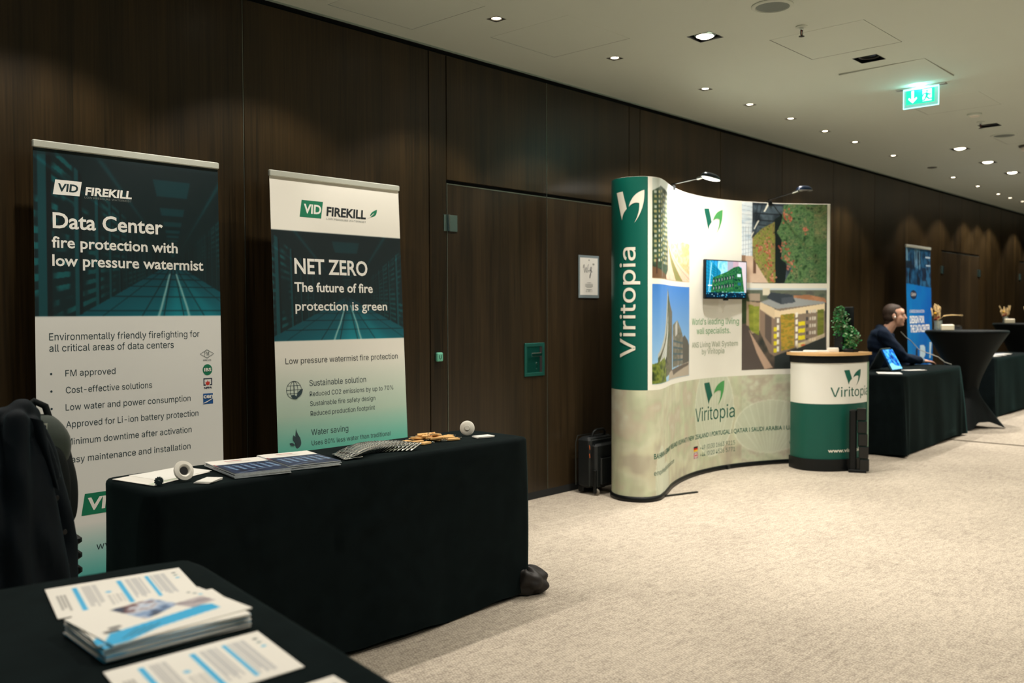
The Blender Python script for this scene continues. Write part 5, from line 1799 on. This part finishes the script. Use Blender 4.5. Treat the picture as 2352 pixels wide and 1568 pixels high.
# ------------------------------------------------------------------ soft shapes grown into one skin
def blob(name, prims, voxel, m, parent, smooth=6, label=None, keep=None):
    """prims: ('t', [(p, r), ...]) tapered limb, ('e', centre, radii) ellipsoid, ('b', centre, size, rz) box"""
    b = MB()
    for p in prims:
        if p[0] == 't':
            pts = [q[0] for q in p[1]]; rs = [q[1] for q in p[1]]
            b.tube(pts, list(rs), 12)
            for q, r_ in p[1]: b.ball(q, r_, 12, 8)
        elif p[0] == 'e': b.ball(p[1], p[2], 18, 12)
        elif p[0] == 'b': b.box(p[1], p[2], rz=p[3] if len(p) > 3 else 0)
    o = b.build(name, m, None)
    md = o.modifiers.new('r', 'REMESH'); md.mode = 'VOXEL'; md.voxel_size = voxel; md.use_smooth_shade = True
    ms = o.modifiers.new('s', 'SMOOTH'); ms.iterations = smooth; ms.factor = .6
    dg = bpy.context.evaluated_depsgraph_get()
    me = bpy.data.meshes.new_from_object(o.evaluated_get(dg))
    o.modifiers.clear()
    o.data = me
    me.name = name
    me.materials.clear(); me.materials.append(m)
    me.shade_smooth()
    if keep:                                   # displace / trim on the finished skin
        co = np.zeros(len(me.vertices) * 3); me.vertices.foreach_get('co', co); co = co.reshape(-1, 3)
        co = keep(co); me.vertices.foreach_set('co', co.ravel()); me.update()
    if parent: o.parent = parent
    if label: o['label'] = label
    return o


# ------------------------------------------------------------------ seated man
SKIN = mat('skin', (206, 158, 134), .5, noise=.06, nscale=30)
NAVY = mat('navy_suit_cloth', (6, 22, 42), .85, spec=.2, noise=.15, nscale=60, sheen=.06, sheen_tint=(.4, .7, 1))
HAIR = mat('brown_hair', (52, 36, 24), .7, noise=.5, nscale=140, bump=.5)
SHIRT = mat('pale_blue_shirt', (120, 140, 158), .7)
man = empty('person', (9.97, -.46, 0), 'balding man in a navy suit seated in profile with one hand on the black table', 'person')
man.rotation_euler = (0, 0, math.atan2(-.94, .35))      # local +X is the way he faces, +Y is his left
E3 = lambda f, l, z: (f, l, z)
hd = (.155, 0, 1.27)     # head centre
def HP(x, y, z): return (hd[0] + x, hd[1] + y, hd[2] + z)
head = [('e', HP(-.012, 0, .032), (.098, .076, .093)), ('e', HP(.030, 0, -.028), (.066, .062, .088)), ('e', HP(.052, 0, -.085), (.036, .038, .028)),
        ('e', HP(.080, 0, .036), (.020, .058, .040)), ('t', [(HP(.094, 0, .015), .010), (HP(.112, 0, -.022), .014), (HP(.098, 0, -.032), .012)]),
        ('e', HP(.086, 0, -.056), (.014, .026, .007)), ('e', HP(.084, 0, -.070), (.013, .022, .007)), ('e', HP(.078, 0, -.094), (.018, .022, .016)),
        ('e', HP(.056, .038, -.022), (.030, .022, .030)), ('e', HP(.056, -.038, -.022), (.030, .022, .030)),
        ('e', HP(-.002, .078, -.010), (.020, .008, .034)), ('e', HP(-.002, -.078, -.010), (.020, .008, .034)),
        ('t', [(HP(-.010, 0, -.06), .054), (HP(-.055, 0, -.13), .060), (HP(-.095, 0, -.18), .075)])]
def hand(w_, fwd, side, curl=.012):
    """w_: wrist, fwd: unit direction, side: unit direction towards the thumb; palm down"""
    w_, fwd, side = Vector(w_), Vector(fwd).normalized(), Vector(side).normalized()
    dn = Vector((0, 0, -1))
    pr_ = [('t', [(tuple(w_), .022), (tuple(w_ + fwd * .04), .021)])]
    for k_ in (-.027, -.009, .009, .027):
        pr_.append(('t', [(tuple(w_ + fwd * .02 + side * k_ * .7), .014), (tuple(w_ + fwd * .085 + side * k_), .0125)]))
    for k_, L_ in ((-.030, .055), (-.010, .072), (.010, .076), (.030, .068)):
        a_ = w_ + fwd * .085 + side * k_
        pr_.append(('t', [(tuple(a_), .0095), (tuple(a_ + fwd * L_ * .45 + dn * curl * .3), .009), (tuple(a_ + fwd * L_ * .75 + dn * curl), .0082), (tuple(a_ + fwd * L_ + dn * curl * 1.8), .007)]))
    b_ = w_ + fwd * .03 + side * .024
    pr_.append(('t', [(tuple(b_), .012), (tuple(b_ + side * .028 + fwd * .022 + dn * .004), .010), (tuple(b_ + side * .034 + fwd * .052 + dn * .010), .0085)]))
    return pr_
# joints (forward, left, up)
shR, shL = (.045, -.185, 1.075), (.045, .185, 1.075)
elR, wrR = (.245, -.130, .830), (.445, .105, .786)
elL, wrL = (.20, .235, .83), (.335, .02, .70)
legs = []
for s_ in (-1, 1):
    legs += [('t', [((0, s_ * .09, .56), .085), ((.24, s_ * .10, .56), .072), ((.43, s_ * .11, .54), .054)]),
             ('t', [((.43, s_ * .11, .53), .052), ((.44, s_ * .11, .32), .050), ((.42, s_ * .11, .10), .034)]),
             ('t', [((.42, s_ * .11, .06), .034), ((.54, s_ * .12, .045), .030), ((.61, s_ * .125, .04), .024)])]
torso = [('e', (-.01, 0, .62), (.125, .165, .115)), ('e', (.01, 0, .78), (.115, .150, .14)), ('e', (.03, 0, .96), (.115, .165, .15)), ('e', (.03, 0, 1.06), (.085, .165, .06))]
arms = [('t', [(shR, .052), ((.12, -.175, .98), .046), (elR, .036), ((.34, -.02, .80), .032), (wrR, .021)]),
        ('t', [(shL, .052), ((.10, .22, .96), .046), (elL, .036), (wrL, .022)])]
body = blob('body', head + torso + arms + legs + hand(wrR, (.75, .66, -.12), (-.66, .75, 0)) + hand(wrL, (.7, -.7, -.1), (.7, .7, 0)), .0062, SKIN, man, 4)
suit = [('e', (-.01, 0, .64), (.145, .185, .13)), ('e', (.005, 0, .80), (.138, .175, .15)), ('e', (.02, 0, .97), (.140, .192, .155)), ('e', (.015, 0, 1.075), (.105, .185, .065)),
        ('t', [((.035, -.13, 1.100), .050), ((.030, 0, 1.115), .062), ((.035, .13, 1.100), .050)]), ('t', [((.02, -.06, 1.13), .036), ((.005, 0, 1.14), .040), ((.02, .06, 1.13), .036)]),
        ('t', [(shR, .073), ((.12, -.182, .98), .066), ((.19, -.165, .90), .063), (elR, .057), ((.33, -.03, .812), .050), ((.405, .062, .795), .043)]),
        ('t', [(shL, .073), ((.10, .225, .96), .066), (elL, .056), ((.32, .04, .72), .044)]),
        ('t', [((.13, -.06, 1.06), .030), ((.155, -.02, .90), .028), ((.15, 0, .72), .03)]), ('t', [((.13, .06, 1.06), .030), ((.155, .03, .90), .028)]),
        ('t', [((-.02, -.12, .56), .09), ((.05, -.16, .54), .06)]), ('t', [((-.02, .12, .56), .09), ((.05, .16, .54), .06)])]
def creases(co):
    n_ = np.sin(co[:, 2] * 95 + co[:, 0] * 40 + co[:, 1] * 22) * .5 + np.sin(co[:, 2] * 50 - co[:, 1] * 70) * .5
    c_ = co[:, :2].mean(0)
    d = co[:, :2] - c_; d /= np.linalg.norm(d, axis=1)[:, None] + 1e-6
    co[:, :2] += d * (n_ * .0035)[:, None]
    return co
blob('suit_jacket', suit, .009, NAVY, man, 5, keep=creases)
blob('trousers', [('t', [((0, s_ * .09, .56), .100), ((.24, s_ * .10, .57), .088), ((.43, s_ * .11, .55), .070)]) for s_ in (-1, 1)] +
     [('t', [((.43, s_ * .11, .54), .068), ((.445, s_ * .11, .30), .066), ((.43, s_ * .11, .09), .060)]) for s_ in (-1, 1)], .012, NAVY, man, 4)
blob('shoes', [('t', [((.40, s_ * .11, .045), .044), ((.53, s_ * .12, .042), .040), ((.64, s_ * .125, .034), .030)]) for s_ in (-1, 1)], .010, BLACKP, man, 3,
     keep=lambda co: np.column_stack([co[:, 0], co[:, 1], np.maximum(co[:, 2], .002)]))
def hairtrim(co):
    return co
hair = [('e', HP(-.030, 0, .040), (.093, .0805, .092)), ('e', HP(-.045, 0, -.010), (.070, .0785, .072)), ('e', HP(-.062, 0, -.065), (.040, .056, .050)),
        ('t', [(HP(.012, .074, .03), .011), (HP(.020, .072, -.005), .008)]), ('t', [(HP(.012, -.074, .03), .011), (HP(.020, -.072, -.005), .008)]),
        ('e', HP(.000, 0, .072), (.070, .066, .052))]
blob('hair', hair, .0065, HAIR, man, 3)
MB().ball(HP(.004, -.092, -.014), (.009, .007, .012), 12, 8).build('earbud', WHITEP, man, True)
MB().lathe([(.062, -.02), (.060, .02), (.056, .022), (.058, -.02)], 24, (-.048 + .155 - .03, 0, 1.125), (.25, 0, 1)).build('shirt_collar', SHIRT, man, True)
MB().tube([(.398, .055, .795), (.436, .096, .788)], [.037, .031], 14).build('shirt_cuff', SHIRT, man, True)
for s_ in (-1, 1):
    e_ = MB().ball(HP(.086, s_ * .029, .006), (.010, .012, .009), 12, 8).build('eye', mat('eye_white', (220, 215, 205), .3, noise=0), man, True)
    MB().ball(HP(.0945, s_ * .029, .006), (.0035, .0055, .0055), 10, 6).build('iris', mat('dark_iris', (40, 30, 24), .2, noise=0), e_, True)
    MB().tube([HP(.094, s_ * .014, .024), HP(.096, s_ * .030, .030), HP(.086, s_ * .046, .026)], .0042, 8).build('eyebrow', HAIR, man, True)
MB().tube([HP(.094, -.018, -.062), HP(.101, 0, -.063), HP(.094, .018, -.062)], .003, 8).build('mouth', mat('lips', (150, 84, 76), .5, noise=0), man, True)


# ------------------------------------------------------------------ chairs
PAD = mat('black_chair_fabric', (16, 20, 22), .85, noise=.3, nscale=120)
def chair(name, loc, rz, back_top, label, group=None, fm=None):
    """back at -X side, faces +X"""
    t = empty(name, loc, label, 'chair', group, rz)
    MB().bbox((0, 0, .47), (.44, .45, .06), .02).build('seat', PAD, t, 30)
    bkz = (.60 + back_top) / 2
    b = MB().grid(lambda a, c_: (-.235 - .03 * (c_) + .03 * math.cos((a - .5) * 2.4), (a - .5) * .43, .58 + (back_top - .58) * c_), 12, 10)
    b.grid(lambda a, c_: (-.270 - .03 * (c_) + .03 * math.cos((a - .5) * 2.4), (.5 - a) * .43, .58 + (back_top - .58) * c_), 12, 10)
    bo = b.build('backrest', PAD, t, 'full')
    rim = MB().tube([(-.225, -.215, .58), (-.262, -.218, back_top), (-.235, 0, back_top + .012), (-.262, .218, back_top), (-.225, .215, .58)], .011, 10)
    rim.build('back_frame', fm or CHROME, t, True)
    for sx in (-1, 1):
        for sy in (-1, 1):
            MB().tube([(sx * .19, sy * .20, .455), (sx * .235, sy * .225, .008)], .0115, 10).build('leg', CHROME, t, True)
    return t
chair('office_chair', (9.93, -.36, 0), math.atan2(-.94, .35), .88, 'black chair under the seated man', fm=BLACKP)
chair('office_chair', (.82, -1.20, 0), R(90), 1.00, 'black chair almost hidden beneath the hanging dark jacket')
chair('office_chair', (13.95, -.30, 0), R(-90), 1.10, 'high backed black chair behind the round table, beside the seam of the far door')

# ------------------------------------------------------------------ jacket and backpack
JK = mat('dark_jacket_cloth', (5, 14, 20), .72, spec=.15, noise=.25, nscale=60, sheen=.04, sheen_tint=(.5, .9, 1))
jk = empty('jacket', (.93, -1.50, 0), 'dark blue rain jacket hanging over a chair back at the left frame edge', 'jacket')
pr_ = []
rj = random.Random(4)
for i in range(15):
    f = i / 14
    x0_ = -.20 + .245 * f
    top_z = 1.055 - .045 * abs(f - .62) ** 1.2
    x1_ = -.235 + .345 * f
    r_ = .026 + .010 * rj.random()
    y_ = -.035 - .018 * rj.random()
    pr_.append(('t', [((x0_, .0, top_z - .02), r_), ((x0_ * 1.0 + .004, y_ - .01, .90), r_ * 1.05), ((x0_ * .5 + x1_ * .5, y_ - .03, .70), r_ * 1.15), ((x1_, y_ - .035 + .02 * rj.random(), .40), r_ * 1.15)]))
    pr_.append(('t', [((x0_, .0, top_z - .02), r_), ((x0_, .07, .90), r_), ((x1_, .08, .50), r_)]))
pr_ += [('t', [((.005, -.01, 1.030), .036), ((.032, -.01, 1.050), .036), ((.055, -.01, 1.035), .030)]),
        ('t', [((.0, -.06, 1.03), .030), ((-.012, -.085, .88), .036), ((-.02, -.095, .66), .042), ((-.01, -.09, .42), .045)]),       # sleeve
        ('t', [((-.11, -.05, 1.02), .034), ((-.14, -.085, .84), .040), ((-.17, -.095, .60), .046), ((-.17, -.09, .44), .046)]),
        ('t', [((.050, -.05, 1.02), .018), ((.072, -.060, .94), .020), ((.100, -.062, .86), .014)]),
        ('t', [((.070, .0, 1.00), .026), ((.098, -.01, .92), .026), ((.122, -.02, .80), .026), ((.145, -.03, .65), .026), ((.14, -.03, .46), .030)])]
def jfold(co):
    n_ = np.sin(co[:, 0] * 60 + np.sin(co[:, 2] * 9) * 2.5 + co[:, 2] * 6) * .0045 + np.sin(co[:, 2] * 38 + co[:, 0] * 30) * .002
    co[:, 1] -= n_
    return co
blob('jacket_body', pr_, .0075, JK, jk, 4, keep=jfold)
m_ = MB().grid(lambda a, b: (.030 + .010 * b + (.036 - .022 * b) * a + .048 * b, -.062 - .016 * math.sin(a * 2.6) - .010 * b, 1.035 - .20 * b - .012 * a), 8, 16)
m_.build('lapel', JK, jk, 'full')
for z_, x_ in ((.800, .120), (.700, .140), (.600, .145)):
    MB().lathe([(0, .002), (.007, .002), (.008, 0)], 14, (x_ - .02, -.074 + .008, z_), (.2, -1, 0)).build('button', BLACKP, jk, True)

OLV = mat('olive_pack_fabric', (36, 48, 38), .75, noise=.25, nscale=90, sheen=.1)
OLV2 = mat('dark_pack_fabric', (8, 16, 16), .75, spec=.2, noise=.25, nscale=90)
bp2 = empty('backpack', (1.078, -1.28, .632), 'dark olive backpack behind the hanging jacket, against the white banner', 'backpack', rz=R(-20))
def rbx(cx, cy, cz, sx, sy, sz, taper=.0, bulge=.0, n=20):
    def f(a, b):
        th = a * 2 * math.pi
        c_, s_ = math.cos(th), math.sin(th)
        q = (abs(c_) ** 3.2 + abs(s_) ** 3.2) ** (-1 / 3.2)
        ph = (b - .5) * math.pi
        k_ = max(0.0, math.cos(ph)) ** .38
        zz = math.sin(ph)
        tp_ = 1 - taper * max(0, zz)
        return (cx + c_ * q * sx / 2 * k_ * tp_, cy + s_ * q * sy / 2 * k_ * tp_, cz + (abs(zz) ** .8) * math.copysign(1, zz) * sz / 2)
    return f
MB().grid(rbx(0, 0, .190, .22, .18, .38, .28), 40, 24, wrap=True).build('main_compartment', OLV2, bp2, 'full')
MB().grid(rbx(.005, -.03, .300, .19, .17, .16, .35), 36, 18, wrap=True).build('top_flap', OLV, bp2, 'full', label='lighter olive top flap')
MB().grid(rbx(.062, -.02, .15, .11, .15, .22, .2), 36, 18, wrap=True).build('side_pocket', OLV2, bp2, 'full')
MB().grid(rbx(0, -.10, .17, .19, .07, .26, .1), 36, 18, wrap=True).build('front_pocket', OLV2, bp2, 'full')
MB().tube([(-.03, 0, .36), (-.028, 0, .400), (.000, 0, .422), (.030, 0, .405), (.045, 0, .35)], .011, 10).build('grab_handle', OLV2, bp2, True)
MB().tube([(-.02, -.02, .36), (-.06, -.06, .41), (-.085, -.13, .39), (-.09, -.16, .33)], .012, 8).build('shoulder_strap', OLV2, bp2, True)
MB().bbox((.03, -.118, .270), (.045, .006, .03), .002).build('badge', BLACKP, bp2)
MB().box((.033, -.122, .270), (.014, .002, .010)).build('badge_mark', GREY, bp2)

# ribbed case behind the backpack ---------------------------------------
rc = empty('ribbed_case', (1.215, -.90, 0), 'black ribbed travel case low behind the jacket, left of the long table', 'suitcase')
MB().bbox((0, 0, .305), (.17, .28, .54), .03).build('shell', BLACKP, rc, 30)
for i in range(10):
    MB().bbox((0, 0, .075 + i * .052), (.192, .302, .034), .010).build('rib', BLACKP, rc, 30)
MB().tube([(0, -.05, .57), (0, -.05, .594), (0, .05, .594), (0, .05, .57)], .008, 8).build('carry_handle', BLACKP, rc, True)
for sx in (-1, 1):
    for sy in (-1, 1):
        MB().lathe([(0, -.010), (.022, -.010), (.022, .010), (0, .010)], 18, (sx * .06, sy * .11, .022), (1, 0, 0)).build('wheel', BLACKP, rc, True)

# pilot case by the wall ------------------------------------------------
CASE = mat('black_case_nylon', (11, 17, 18), .55, noise=.3, nscale=120, bump=.2)
pc = empty('pilot_case', (5.395, -.158, 0), 'black soft wheeled briefcase on the carpet between the door and the display stand', 'suitcase')
MB().bbox((0, .02, .228), (.30, .13, .37), .022).build('main_body', CASE, pc, 30)
MB().bbox((0, -.065, .21), (.285, .055, .32), .016).build('front_pocket', CASE, pc, 30)
MB().bbox((.01, -.097, .17), (.22, .02, .20), .008).build('outer_pocket', CASE, pc, 30)
for y_, h_ in ((-.036, .385), (.088, .40)):
    zp = MB().tube([(-.152, y_, .06), (-.153, y_, h_ - .03), (-.13, y_, h_ + .018), (.13, y_, h_ + .018), (.153, y_, h_ - .03)], .0032, 6)
    zp.build('zip', mat('zip_metal', (70, 76, 74), .35, .8, noise=0), pc, True)
MB().tube([(-.075, .0, .412), (-.07, -.01, .445), (-.04, -.014, .462), (.04, -.014, .462), (.07, -.01, .445), (.075, 0, .412)], .0085, 10).build('carry_handle', CASE, pc, True)
for x_ in (-.075, .075): MB().bbox((x_, 0, .412), (.03, .03, .012), .002).build('handle_mount', BLACKP, pc)
for sx in (-1, 1):
    g_ = MB().bbox((sx * .148, -.085, .10), (.022, .022, .17), .004).build('corner_guard', BLACKP, pc)
    wh = MB().lathe([(.0, -.010), (.020, -.010), (.024, -.006), (.024, .006), (.020, .010), (0, .010)], 22, (sx * .132, -.088, .0245), (1, 0, 0))
    wh.build('wheel', mat('grey_wheel', (110, 104, 92), .5), pc, True)
MB().bbox((0, .055, .035), (.28, .05, .05), .006).build('bottom_foot', BLACKP, pc)
for x_, z_ in ((-.150, .36), (-.150, .30), (-.09, .345)):
    MB().tube([(x_ - .004, -.04, z_), (x_ - .006, -.045, z_ - .03)], .003, 6).build('zip_pull', mat('orange_pull', (170, 84, 40), .5, noise=0) if x_ < -.1 else STEEL, pc)

# ------------------------------------------------------------------ things on and by the counter
CTZ = .979
LEAFA = mat('plant_leaf_green', (40, 122, 62), .45, noise=.5, nscale=25)
LEAFB = mat('plant_leaf_pale', (150, 176, 136), .5, noise=.3, nscale=25)
def shrub(loc, z0_, z1_, rad, n_, seed, label, pot):
    t = empty('potted_plant', loc, label, 'plant')
    r_ = random.Random(seed)
    if pot > .05:
        MB().bbox((0, 0, pot / 2), (.075, .075, pot), .004).build('pot', BLACKP, t)
        for i in range(6): MB().box((0, 0, .02 + i * (pot - .03) / 6), (.080, .080, .006)).build('pot_rib', BLACKP, t)
    else:
        MB().bbox((0, 0, pot / 2), (.11, .09, pot), .004).build('pot', BLACKP, t)
    st = MB()
    for i in range(7):
        a = r_.random() * 6.28
        st.tube([(0, 0, pot - .01), (rad * .3 * math.cos(a), rad * .3 * math.sin(a), (z0_ + z1_) / 2), (rad * .6 * math.cos(a), rad * .6 * math.sin(a), z1_ - .03)], .0022, 5)
    st.build('stems', mat('plant_stem', (60, 70, 40), .7, noise=0), t, True)
    for nm, m_, cnt in (('foliage', LEAFA, n_), ('pale_foliage', LEAFB, n_ // 3)):
        b = MB()
        for i in range(cnt):
            z = r_.uniform(z0_, z1_); k_ = math.sin(math.pi * min(1, max(.12, (z - z0_) / (z1_ - z0_) * .85 + .15))) ** .5
            a = r_.random() * 6.28; q = rad * k_ * (r_.random() ** .5) * (.85 + .35 * math.sin(a * 3 + z * 40))
            c_ = Vector((q * math.cos(a), q * math.sin(a), z))
            M_ = Matrix.Rotation(r_.uniform(0, 6.28), 3, 'Z') @ Matrix.Rotation(r_.uniform(-1.1, .6), 3, 'Y') @ Matrix.Rotation(r_.uniform(-.8, .8), 3, 'X')
            l_ = r_.uniform(.016, .034); w__ = l_ * .42
            ps = [(-l_ * .5, 0, 0), (-.1 * l_, -w__, .002), (l_ * .5, 0, -.002), (-.1 * l_, w__, .002), (0, 0, -.003)]
            b.add([c_ + M_ @ Vector(p_) for p_ in ps], [(0, 1, 4), (1, 2, 4), (2, 3, 4), (3, 0, 4)])
        b.build(nm, m_, t)['kind'] = 'stuff'
    return t
shrub((7.62, -1.035, CTZ), .12, .385, .078, 420, 3, 'taller bushy green plant in a ribbed black pot on the counter', .155)
shrub((7.60, -1.135, CTZ), .03, .215, .070, 320, 4, 'lower bushy green plant at the right end of the counter', .028)
t = empty('dark_upright_stand', (7.70, -1.075, CTZ), 'thin dark upright board behind the plants on the counter', 'stand')
MB().bbox((0, 0, .012), (.03, .10, .024), .003).build('foot', BLACKP, t)
MB().bbox((0, 0, .20), (.008, .085, .36), .003).build('board', BLACKP, t)
t = empty('card_holder', (7.53, -1.01, CTZ), 'white block card holder in front of the taller plant', 'holder', rz=R(-60))
MB().bbox((0, 0, .015), (.09, .045, .03), .003).build('body', WHITEPL, t)
MB().box((0, -.004, .032), (.082, .03, .010)).build('cards', WHITEP, t)
booklet('leaflet', rect_q((7.50, -.88), .10, .21, R(20)), CTZ, .012, None, 'small pile of white leaflets in the middle of the counter top', 'leaflet')
booklet('leaflet', rect_q((7.415, -.80), .10, .21, R(35)), CTZ, .003, None, 'white leaflet at the left end of the counter top', 'leaflet')

lt = Vector((.375, -.927))
t = empty('folded_rack', (7.452, -1.262, 0), 'upright black folded literature rack leaning on the counter front', 'rack', rz=math.atan2(lt.y, lt.x))
GB = mat('glossy_black', (5, 9, 10), .28, noise=0)
MB().bbox((-.040, .0, .265), (.058, .05, .50), .010).build('back_panel', BLACKP, t, 30)
for i in range(5):
    MB().bbox((.028 + .006 * (4 - i) - .004, -.004, .062 + i * .104), (.074, .062, .098), .005).build('tray', GB, t)
MB().bbox((-.005, -.003, .012), (.14, .075, .024), .004).build('foot', BLACKP, t)

# ------------------------------------------------------------------ second table: tent-mode computer, papers, cable
t = empty('tablet_computer', (9.04, -.88, .7455), 'open tablet computer standing tent-wise with a bright blue picture', 'computer')
def tilted(y0, z0_, y1, z1_, x0_, x1_, th):
    d = Vector((0, y1 - y0, z1_ - z0_)).normalized(); n_ = Vector((0, -d.z, d.y)) * th
    vs = []
    for x_ in (x0_, x1_):
        for (y_, z_) in ((y0, z0_), (y1, z1_)):
            vs.append((x_, y_, z_)); vs.append((x_, y_ + n_.y, z_ + n_.z))
    return MB().add(vs, [(0, 1, 3, 2), (4, 6, 7, 5), (0, 2, 6, 4), (1, 5, 7, 3), (0, 4, 5, 1), (2, 3, 7, 6)])
sb = tilted(-.11, .006, -.004, .205, -.14, .14, -.008).build('screen_body', BLACKP, t)
tilted(.11, .006, .004, .205, -.14, .14, .008).build('keyboard_body', mat('dark_silver_case', (90, 100, 104), .35, .7, noise=0), t)
MB().tube([(-.12, 0, .208), (.12, 0, .208)], .008, 10).build('hinge_bar', STEEL, t, True)
w = Ink(.26, .20, .003, (20, 90, 190))
w.blotch(w.V >= 0, [(10, 50, 150), (30, 130, 220), (90, 190, 235), (20, 80, 180)], 4, 4, 91)
w.poly([(.0, .72), (.3, .66), (.5, .8), (1, .9), (1, 1), (0, 1)], (130, 205, 235)); w.poly([(.3, .1), (.5, .4), (.45, .8), (.6, .4), (.75, .2), (.55, .35)], (8, 28, 70), .8)
w.soft()
w.sheet('picture', lambda U, V: ((U - .5) * .26, -.110 + (1 - V) * .0 + (.106 * (1 - V)) * .94 + .001 - .0095, .010 + .199 * (1 - V) * .94 + .006 - .0002), print_mat('tablet_glow', .15, .9, .5), t)
GP = 'white papers on the black table with the tablet computer'
booklet('leaflet', rect_q((8.66, -1.06), .24, .21, R(25)), .7442, .003, None, 'white sheets at the near corner of the table with the tablet computer', 'leaflet', GP)
booklet('leaflet', rect_q((9.22, -1.09), .22, .10, R(-30)), .7442, .004, None, 'narrow white leaflet right of the tablet computer', 'leaflet', GP)
cb_ = empty('charging_cable', (10.2, -.8, .745), 'thin pale cable running down to the table by the hand of the man', 'cable')
MB().tube([(x_ - 10.2, y_ + .8, z_ - .745) for x_, y_, z_ in [(10.06, -.66, 1.10), (10.10, -.70, 1.04), (10.187, -.72, 1.003), (10.25, -.78, .909), (10.28, -.86, .872), (10.29, -.97, .830), (10.31, -1.03, .775), (10.37, -1.08, .751)]], .0045, 8).build('cord', mat('pale_cable', (150, 150, 140), .5, noise=0), cb_, True)

# ------------------------------------------------------------------ round table dressings
PAMP = mat('dried_pampas', (214, 186, 134), .9, noise=.25, nscale=60)
RUST = mat('dried_rust_flower', (126, 48, 26), .8, noise=.3, nscale=60)
YEL = mat('dried_yellow_flower', (206, 160, 40), .8, noise=.2, nscale=60)
def bouquet(loc, label, s_=1.0, seed=1, clear=True):
    t = empty('dried_bouquet', loc, label, 'flowers', 'dried flower bouquets on the tall tables')
    vm_ = mat('vase_glass', (205, 215, 208), .08, noise=0, trans=.7) if clear else WHITEPL
    MB().lathe([(0, .0), (.040 * s_, .0), (.045 * s_, .01), (.038 * s_, .05 * s_), (.046 * s_, .11 * s_), (.043 * s_, .11 * s_), (.034 * s_, .05 * s_), (.036 * s_, .012), (0, .010)], 24).build('vase', vm_, t, True)
    r_ = random.Random(seed)
    for i in range(9):
        a = r_.random() * 6.28; sp = r_.uniform(.03, .13) * s_; hh = r_.uniform(.20, .31) * s_
        tip = (sp * math.cos(a), sp * math.sin(a), hh)
        MB().tube([(0, 0, .02), (sp * .3 * math.cos(a), sp * .3 * math.sin(a), hh * .55), tip], .0015, 5).build('stalk', PAMP, t, True)
        b = MB()
        for j in range(9):
            q = .45 + .55 * j / 9
            c_ = (tip[0] * q + r_.uniform(-.010, .010), tip[1] * q + r_.uniform(-.010, .010), hh * (.55 + .5 * j / 9))
            b.ball(c_, (.007 * s_, .007 * s_, .018 * s_), 6, 5)
        b.build('plume', PAMP, t, True)
    for i, (m_, a, z) in enumerate(((RUST, 2.9, .13), (RUST, 3.5, .15), (YEL, 2.4, .19), (RUST, 2.2, .12))):
        b = MB().ball((.034 * math.cos(a) * s_, .034 * math.sin(a) * s_, z * s_), (.018 * s_, .018 * s_, .015 * s_), 8, 6)
        b.build('flower_head', m_, t, True)
    return t
bq = bouquet((11.07, -.715, 1.102), 'dried pampas bouquet with rust blooms on the round table by the seated man', 1.0, 3)
b = MB()
b.tube([(.0, .0, .12), (.03, -.06, .165), (.075, -.24, .175)], .0015, 5)
for j in range(26): b.ball((.03 + .0018 * j, -.05 - j * .0075, .160 + .004 * math.sin(j * 2.3) + .012 * math.sin(j * .12)), (.004, .008, .0065 - .00018 * j), 6, 5)
b.build('trailing_plume', PAMP, bq, True)
def napbox(loc, rz, label, big=1.0):
    t = empty('napkin_box', loc, label, 'box', 'white boxes on the tall round tables', rz)
    MB().bbox((0, 0, .032 * big), (.135 * big, .07, .064 * big), .006).build('body', mat('ivory_box', (236, 226, 196), .5, noise=.02), t)
    MB().box((0, 0, .065 * big), (.10 * big, .045, .004)).build('napkin', WHITEP, t)
napbox((10.98, -.845, 1.102), R(-68), 'ivory box beside the nearest dried bouquet')
bouquet((14.62, -.50, 1.142), 'dried bouquet on the farthest round table, left one of two', .85, 5)
napbox((14.50, -.585, 1.142), R(-68), 'ivory box between the two far dried bouquets', .95)
bouquet((14.72, -.78, 1.142), 'dried bouquet in a white vase at the right frame edge', .8, 6, False)
napbox((14.60, -.86, 1.142), R(-68), 'ivory box right of the bouquet in the white vase', .9)

# ------------------------------------------------------------------ third table: model building and papers
t = empty('model_building', (12.98, -.62, .7455), 'small green and beige cardboard building on the far draped table', 'model', rz=R(-68))
BG = mat('beige_board', (196, 170, 120), .6); GG = mat('green_board', (30, 130, 60), .6)
MB().bbox((.035, 0, .075), (.09, .06, .15), .002).build('tower', BG, t)
MB().bbox((-.055, 0, .055), (.09, .06, .11), .002).build('wing', GG, t)
MB().bbox((.092, .0, .05), (.03, .05, .10), .002).build('annex', BG, t)
for i in range(3):
    for j in range(4):
        MB().box((.010 + i * .024, -.031, .03 + j * .032), (.012, .003, .016)).build('window', KINK, t)
for i in range(3):
    for j in range(2): MB().box((-.085 + i * .026, -.031, .035 + j * .04), (.012, .003, .022)).build('window', CREAM, t)
rp = random.Random(9)
for i in range(9):
    m_ = Ink(.21, .15, .01, (236, 234, 226) if i % 3 else (40, 70, 150))
    m_.rect(.1, .2, .9, .45, (40, 80, 160) if i % 3 else (200, 210, 230), .8)
    booklet('leaflet', rect_q((12.55 + .085 * i, -.80 - .05 * math.sin(i * 1.9)), .21, .14, R(rp.uniform(-60, 10))), .7444 + .0016 * i, .0014, m_,
            'blue and white leaflet scattered on the far draped table', 'leaflet', 'blue and white leaflets on the far draped table')
